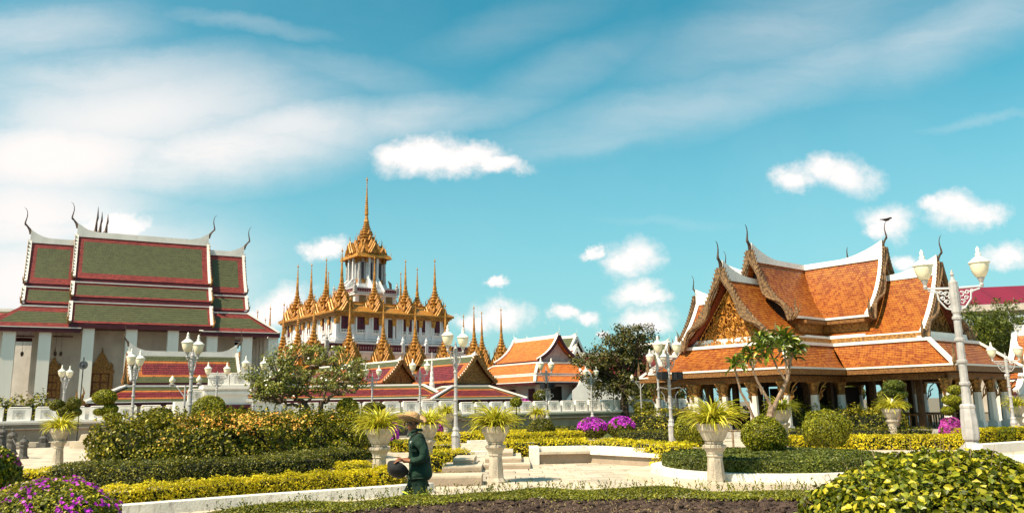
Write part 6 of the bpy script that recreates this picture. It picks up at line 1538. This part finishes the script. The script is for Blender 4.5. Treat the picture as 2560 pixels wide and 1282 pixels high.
for _ in range(150):
    while True:
        x, y = R.uniform(-1, 1), R.uniform(-1, 1)
        if x*x+y*y < 1: break
    px = 768+x*150+R.gauss(0, 5); py = 937+y*62-10*(1-abs(x))
    if px < 660 and py < 905: continue
    if R.random() < .35: px = 640+R.random()*90; py = 960+R.random()*45 if px < 700 else py
    dy = R.uniform(-1.7, 1.7); e = R3(px, py, dy); near_ = min(nodes, key=lambda q: (q-e).length+(0 if q.z < e.z+.2 else 1.5))
    limb(near_, e, .035, .014, .06, 4); ends_px.append(e)
fr.build('limbs', bark, t)
pp, nn = [], []
for e in ends_px:
    n = R.randrange(30, 70); c = RS.normal(0, .17, (n, 3))*np.array([1, 1, .55]); pp.append(c+np.array(e)+np.array([0, 0, .08])); nn.append(c+np.array([0, -.1, .22]))
leafy('crown', np.concatenate(pp), np.concatenate(nn), .15, L_frang, t, aspect=.42, tilt=.5)
pf = [np.array(e)+RS.normal(0, .16, 3)+np.array([0, -.05, .2]) for e in ends_px[::3] for _ in range(4)]
leafy('blossoms', pf, [(0, -.5, 1)]*len(pf), .085, L_wht, t, aspect=.95)
# plumeria in front of the pavilion: thick pale limbs, rosettes of long leaves
Yp = 30.0; b = P(1935, 1060, Yp); pl = thing('plumeria_tree', 'plumeria tree with bare pale limbs and rosettes of long green leaves before the pavilion', 'tree', (b.x, Yp, 0))
def Q3(px, py, dy=0): q = P(px, py, Yp+dy); return Vector((q.x-b.x, dy, q.z))
fr = MB(); R = random.Random(4)
def pth(pts, ra, rb_):
    P3 = [Q3(*q) for q in pts]; n = len(P3); fr.tube(P3, [.66*(ra+(rb_-ra)*i/(n-1)) for i in range(n)], 8)
base = Q3(1925, 1045); fr.tube([(base.x, 0, 0), (base.x, 0, .6), tuple(base), tuple(Q3(1930, 1015))], [.22, .17, .15, .12], 8)
pth([(1928, 1040), (1940, 1005), (1955, 975), (1968, 950), (1972, 930)], .13, .085)
pth([(1965, 955), (1958, 940), (1945, 925), (1935, 900), (1925, 880)], .075, .05)
pth([(1968, 945), (1965, 915), (1962, 885), (1965, 860)], .07, .045)
pth([(1970, 940), (1976, 905), (1985, 880)], .07, .045)
pth([(1930, 1020), (1915, 990), (1895, 955), (1882, 925), (1880, 900)], .085, .055)
pth([(1882, 925), (1890, 905), (1905, 885)], .05, .04)
pth([(1884, 1045), (1870, 1010), (1852, 980), (1845, 950), (1838, 925)], .085, .055)
base2 = Q3(1884, 1045); fr.tube([(base2.x, 0, 0), tuple(base2)], [.12, .09], 8)
pth([(1905, 985), (1900, 970), (1890, 962)], .05, .04)
pth([(1934, 900), (1948, 885), (1952, 870)], .045, .035)
fr.build('trunk', barkp, pl)
q = MB(); Lp = .46
for s in (-1, 1): q.add([(0, 0, 0), (.12, s*.03, .035), (.28, s*.062, .05), (.38, s*.05, .03), (Lp, 0, -.04), (.28, 0, .02), (.12, 0, .015)], [(0, 1, 6), (6, 1, 2, 5), (5, 2, 3), (5, 3, 4)] if s > 0 else [(6, 1, 0), (5, 2, 1, 6), (3, 2, 5), (4, 3, 5)])
plm = [q.mesh('leaf', mat('plumeria_leaf', c, .35, var=.25, scale=12, bump=.2, spec=.5)) for c in ((.12, .17, .015), (.20, .26, .02), (.36, .38, .035), (.07, .11, .012))]
for (px, py, dy, n) in ((1838, 912, 0, 26), (1878, 890, .1, 24), (1905, 872, -.2, 24), (1925, 862, .2, 28), (1965, 850, .0, 30), (1952, 838, .3, 22), (1988, 868, 0, 28), (1900, 845, .2, 18), (1945, 868, -.3, 24), (1980, 890, .3, 16), (1858, 900, .2, 12), (1915, 895, -.2, 14)):
    c = Q3(px, py, dy)
    for i in range(int(n*1.6)):
        a = R.uniform(0, 6.28); e = R.uniform(-1.1, .7); o = link('leaf', R.choice(plm), pl, c+Vector((0, 0, R.uniform(-.08, .1))), (R.uniform(-.5, .5), e, a)); o.scale = (R.uniform(.8, 1.25),)*3
# dark tree between the orange house and the pavilion
Yt = 66; b = P(1560, 1000, Yt)
t = thing('dark_tree', 'dark dry-looking tree between the orange house and the pavilion', 'tree', (b.x, Yt, 0)); tr = MB()
def W3(px, py, dy=0): q = P(px, py, Yt+dy); return Vector((q.x-b.x, dy, q.z))
tr.tube([(0, 0, 0), W3(1560, 1000), W3(1568, 960)], [.4, .32, .26], 7); R = random.Random(21); tipsW = []
for px, py in ((1490, 900), (1520, 880), (1550, 870), (1590, 850), (1600, 838), (1600, 880), (1605, 930), (1500, 940), (1475, 910), (1530, 930), (1600, 930), (1560, 900), (1480, 950), (1555, 850), (1600, 960), (1575, 960), (1545, 965), (1520, 965)):
    dy = R.uniform(-1.5, 1.5); e = W3(px, py, dy); a = W3(1566, 965); mid = a.lerp(e, .5)+Vector((0, 0, -.3)); tr.tube([a, mid, e], [.18, .11, .05], 5)
    for _ in range(9):
        e2 = e+Vector((R.gauss(0, .75), R.gauss(0, .7), R.gauss(0, .5))); tr.tube([mid.lerp(e, R.random()), e2], [.05, .015], 4); tipsW.append(e2)
tr.build('trunk', barkd, t)
pp, nn = [], []
for e in tipsW:
    n = 70; c = RS.normal(0, .32, (n, 3))*np.array([1, 1, .6]); pp.append(c+np.array(e)); nn.append(c+np.array([0, 0, .3]))
leafy('crown', np.concatenate(pp), np.concatenate(nn), .24, L_tree, t, aspect=.5)
# conifer behind the pavilion at the right
Yc = 62; b = P(2470, 900, Yc); t = thing('feathery_tree', 'feathery green tree behind the right end of the pavilion roof', 'tree', (b.x, Yc, 0)); tr = MB()
tr.tube([(0, 0, 0), (0, 0, P(2470, 800, Yc).z)], [.4, .15], 7); tr.build('trunk', barkd, t); pp, nn = [], []; R = random.Random(8)
for _ in range(105):
    px = R.gauss(2472, 36); py = R.uniform(792, 876); q = P(px, py, Yc+R.uniform(-2, 2)); d = Vector((R.gauss(0, 1), R.gauss(0, .5), R.uniform(-.1, .7))).normalized()
    for k in range(85):
        f = R.random(); c = Vector((q.x-b.x, q.y-Yc, q.z))+d*f*1.9+Vector(RS.normal(0, .10+.16*(1-f), 3)); pp.append(c); nn.append((R.gauss(0, 1), R.gauss(0, 1), R.gauss(0, 1)))
leafy('crown', pp, nn, .26, L_con, t, aspect=.28)
Yc = 66; b = P(2510, 900, Yc); t = thing('far_shrub', 'grey-brown shrub between the pavilion roof end and the corner pavilion', 'shrub', (b.x, Yc, 0)); pp = []
q0 = P(2505, 855, Yc)
p, d = ell_pts((q0.x-b.x, 0, q0.z), (3.2, 2, 1.6), 9000, .8, .2, .5, -1); leafy('leaves', p, d, .24, L_tree, t); q = MB(); core_ell(q, (q0.x-b.x, 0, q0.z), (3.2, 2, 1.6), .6); q.tube([(0, 0, 0), (0, 0, q0.z)], .2, 5); q.build('shade_core', core_m, t)  # added dark core against light, joined with the trunk tube
# far tree line seen through the pavilion and behind it
for px, py, rx, ry, Y, lab in ((2100, 985, 60, 30, 85, 'dark green tree seen through the pavilion columns, left of centre'), (2230, 1000, 50, 26, 85, 'green shrubbery seen between the pavilion columns behind the cloud-pruned tree'), (1650, 990, 60, 45, 90, 'dark tree behind the left pavilion columns')):
    c = P(px, py, Y); s = Y/FPX; ball('background_tree', lab, 'tree', (c.x, Y, c.z), (rx*s, rx*s*.6, ry*s), 5000, L_dark, None, .35)

g = G(1880, 1116); t = thing('tree_stake', 'low wooden support frame of round stakes between the round bush and the plumeria trunk', 'tree stake', g)
for x in (-.75, .95): m = MB(); m.tube([(x, 0, 0), (x, 0, .62)], .045, 7); m.build('stake', barkp, t)
m = MB(); m.tube([(-.95, 0, .64), (1.15, 0, .66)], .04, 7); m.build('crossbar', barkp, t)
# ================================================================ the gardener
q_ = P(1043, 1150, 11.7); g = Vector((q_.x, 11.7, 0)); gd = thing('person', 'gardener in dark green work clothes and straw hat holding a dark basin', 'person', (g.x, g.y, 0), D2R(12), scale=1.02)
def skinned(name, verts, edges, radii, m_, parent, sub=2, root=0, smooth=True):
    me = bpy.data.meshes.new(name); me.from_pydata(verts, edges, []); o = bpy.data.objects.new(name, me); COL.objects.link(o); o.parent = parent
    md = o.modifiers.new('skin', 'SKIN'); md.use_smooth_shade = True
    sv = me.skin_vertices[0].data
    for i, r in enumerate(radii): sv[i].radius = r if hasattr(r, '__len__') else (r, r); sv[i].use_root = (i == root)
    sb = o.modifiers.new('sub', 'SUBSURF'); sb.levels = sub; sb.render_levels = sub; me.materials.append(m_); return o
skinm = mat('tanned_skin', (.30, .12, .06), .55, var=.1, bump=.05)
cloth = mat('green_workwear', (.016, .045, .027), .85, var=.45, scale=6, bump=.5, bscale=14)
hatm = mat('straw_hat', (.62, .36, .16), .8, var=.2, scale=30, bump=.5, bscale=60)
# faces -x (to the left); y away from camera
V = []; E = []; Rr = []
def v(x, y, z, r, link_=None):
    V.append((x, y, z)); Rr.append(r); i = len(V)-1
    if link_ is not None: E.append((link_, i))
    return i
pel = v(0.04, 0, .92, (.09, .08)); sp = v(.03, 0, 1.10, (.09, .08), pel); ch = v(-.005, 0, 1.30, (.09, .08), sp); ne = v(-.035, 0, 1.43, .055, ch)
nk = v(-.055, 0, 1.475, .048, ne); hd = v(-.075, 0, 1.53, (.085, .078), nk); ht_ = v(-.08, 0, 1.60, (.094, .082), hd); tp = v(-.07, 0, 1.655, (.07, .065), ht_)
for s in (-1, 1):
    sh = v(.0, s*.155, 1.35, .038, ch); up_ = v(.055, s*.205, 1.25, .036, sh); el = v(.085, s*.215, 1.12, .034, up_); fo = v(-.03, s*.18, 1.07, .036, el); wr = v(-.15, s*.12, 1.075, .028, fo); pa = v(-.21, s*.10, 1.075, (.036, .024), wr)
for s in (-1, 1):
    fw_ = s > 0
    hp = v(.03, s*.08, .86, .055, pel); kn = v(-.15 if fw_ else .06, s*.095, .52, .045, hp); an = v(-.10 if fw_ else .16, s*.09, .09, .04, kn); to = v(-.24 if fw_ else .03, s*.10, .035, .035, an)
body = skinned('body', V, E, Rr, skinm, gd)
def fingers(cx_, cy_, cz_, s):
    for k in range(4):
        y = cy_+s*(.03-k*.02); l = (.085, .095, .09, .07)[k]
        skinned('finger', [(cx_+.02, y, cz_), (cx_-.03, y, cz_+.004), (cx_-.03-l*.4, y, cz_-.008), (cx_-.03-l*.7, y-s*.004, cz_-.035)], [(0, 1), (1, 2), (2, 3)], [.011, .010, .009, .007], skinm, body, 1)
    skinned('thumb', [(cx_+.03, cy_+s*.03, cz_+.01), (cx_, cy_+s*.045, cz_+.03), (cx_-.05, cy_+s*.035, cz_+.035)], [(0, 1), (1, 2)], [.013, .011, .008], skinm, body, 1)
for s in (-1, 1): fingers(-.235, s*.10, 1.075, s)
m = MB(); m.tube([(-.17, 0, 1.60), (-.19, 0, 1.565), (-.175, 0, 1.548)], [.010, .020, .012], 6); m.build('nose', skinm, body, smooth=True)
m = MB()
for s in (-1, 1): m.lathe([(.002, -.01), (.011, 0), (.002, .01)], 8, (-.163, s*.032, 1.602))
m.build('eyes', black, body); m = MB(); m.tube([(-.165, -.03, 1.522), (-.174, 0, 1.523), (-.165, .03, 1.522)], .006, 5); m.build('mouth', mat('lips', (.2, .05, .04)), body)
m = MB()
for s in (-1, 1): m.lathe([(.005, -.03), (.026, -.01), (.028, .01), (.005, .035)], 8, (-.06, s*.088, 1.585), sq=(1, .4))
m.build('ears', skinm, body, smooth=True)
m = MB(); m.lathe([(.088, 0), (.098, .04), (.09, .09), (.05, .12)], 14, (-.055, 0, 1.56)); m.build('hair', black, body)
# shirt
V = []; E = []; Rr = []
a = v(.045, 0, .77, (.18, .165)); b1 = v(.045, 0, .95, (.17, .155), a); b2 = v(.02, 0, 1.16, (.155, .15), b1); b3 = v(.0, 0, 1.33, (.145, .125), b2); b4 = v(-.03, 0, 1.42, (.08, .072), b3)
for s in (-1, 1):
    q = v(.0, s*.165, 1.365, .078, b3); q = v(.055, s*.21, 1.25, .076, q); q = v(.085, s*.22, 1.12, .068, q); q = v(-.02, s*.19, 1.075, .056, q); q = v(-.11, s*.14, 1.075, .046, q)
shirt = skinned('shirt', V, E, Rr, cloth, gd, 3)
tx = bpy.data.textures.new('cloth_folds', 'CLOUDS'); tx.noise_scale = .16; tx.noise_depth = 1
dm = shirt.modifiers.new('folds', 'DISPLACE'); dm.texture = tx; dm.strength = .045; dm.mid_level = .45; dm.texture_coords = 'LOCAL'
m = MB()
for s in (-1, 1): m.slab([(-.10, s*.02, 1.46), (-.02, s*.075, 1.475), (-.05, s*.09, 1.42), (-.15, s*.06, 1.39)], (0, -.012*s, 0))
m.tube([(-.09, -.05, 1.46), (0, -.075, 1.485), (.05, -.03, 1.48), (.06, 0, 1.48), (.05, .03, 1.48), (0, .075, 1.485), (-.09, .05, 1.46)], .022, 6); m.build('collar', cloth, shirt)
m = MB(); m.box((-.075, -.150, 1.315), (.075, .026, .026)); tg = m.build('name_tag', white2, shirt)
m = MB()
for i in range(4): m.box((-.098+i*.015, -.165, 1.324), (.009, .003, .009))
m.build('name_tag_print', black, tg)
m = MB(); m.box((-.07, -.150, 1.19), (.09, .02, .10)); m.box((-.07, -.158, 1.27), (.096, .02, .025)); m.build('chest_pocket', cloth, shirt)
V = []; E = []; Rr = []
a = v(.04, 0, .90, (.14, .13))
for s in (-1, 1):
    fw_ = s > 0
    q = v(.02, s*.085, .80, .115, a); q = v(-.15 if fw_ else .06, s*.095, .52, .10, q); q = v(-.10 if fw_ else .14, s*.095, .18, .085, q); q = v(-.10 if fw_ else .15, s*.095, .10, .085, q)
tro = skinned('trousers', V, E, Rr, cloth, gd)
hv = mat('reflective_yellow', (.62, .72, .04), .4); 
for s in (-1, 1):
    for zb_, cx_ in (((.60, -.105), (.545, -.135)) if s > 0 else ((.615, .045), (.56, .055))):
        m = MB(Matrix.Translation((cx_, s*.093, zb_)) @ Matrix.Rotation(.45 if s > 0 else -.12, 4, 'Y')); m.lathe([(.103, 0), (.107, .003), (.107, .020), (.103, .023)], 18); m.build('reflective_band', hv, tro)
m = MB()
for s in (-1, 1):
    cx_ = .14 if s < 0 else -.12; m.lathe([(.05, 0), (.052, .04), (.04, .09), (.038, .13)], 10, (cx_-.02, s*.1, 0), sq=(2.2, 1))
m.build('boots', black, gd)
# straw hat: rests on the head
hat = thing('straw_hat', 'wide-brimmed woven straw hat on the gardener\'s head', 'hat', (g.x-.08, g.y-.015, 1.655), 0); hat.rotation_euler = (.10, .16, .2)
m = MB(); n = 40; prof = [(.10, .0), (.13, -.006), (.165, .0), (.20, .02)]; vs = []
for r, z in prof:
    for i in range(n): a_ = 2*math.pi*i/n; vs.append((r*math.cos(a_)*1.05, r*math.sin(a_)*.92, z+(r/.20)**3*(.075*abs(math.sin(a_+.5))**1.5-.015)))
vs += [(p[0], p[1], p[2]-.006) for p in vs]; k = 4*n
m.add(vs, [(j*n+i, j*n+(i+1) % n, (j+1)*n+(i+1) % n, (j+1)*n+i) for j in range(3) for i in range(n)]+[(k+(j+1)*n+i, k+(j+1)*n+(i+1) % n, k+j*n+(i+1) % n, k+j*n+i) for j in range(3) for i in range(n)]+[(3*n+i, 3*n+(i+1) % n, k+3*n+(i+1) % n, k+3*n+i) for i in range(n)])
m.build('brim', hatm, hat, smooth=True)
m = MB(); m.lathe([(.108, -.02), (.108, .02), (.10, .075), (.075, .11), (.03, .12)], 20, sq=(1.08, .95)); m.build('hat_crown', hatm, hat, smooth=True)
m = MB(); m.lathe([(.112, .005), (.112, .03)], 20, sq=(1.08, .95)); m.build('hat_band', mat('hat_band', (.30, .16, .07)), hat)
# the basin in his hands
bs = thing('basin', 'shallow dark grey basin tilted in the gardener\'s hands', 'basin', (g.x-.27, g.y-.06, .985)); bs.rotation_euler = (-.55, .55, .2)
m = MB(); m.lathe([(.06, -.10), (.13, -.07), (.155, .0), (.165, .01), (.165, .015), (.148, .010), (.115, -.06), (.03, -.085)], 24); m.build('bowl', mat('dark_rubber', (.035, .032, .032), .6, var=.2), bs, smooth=True)
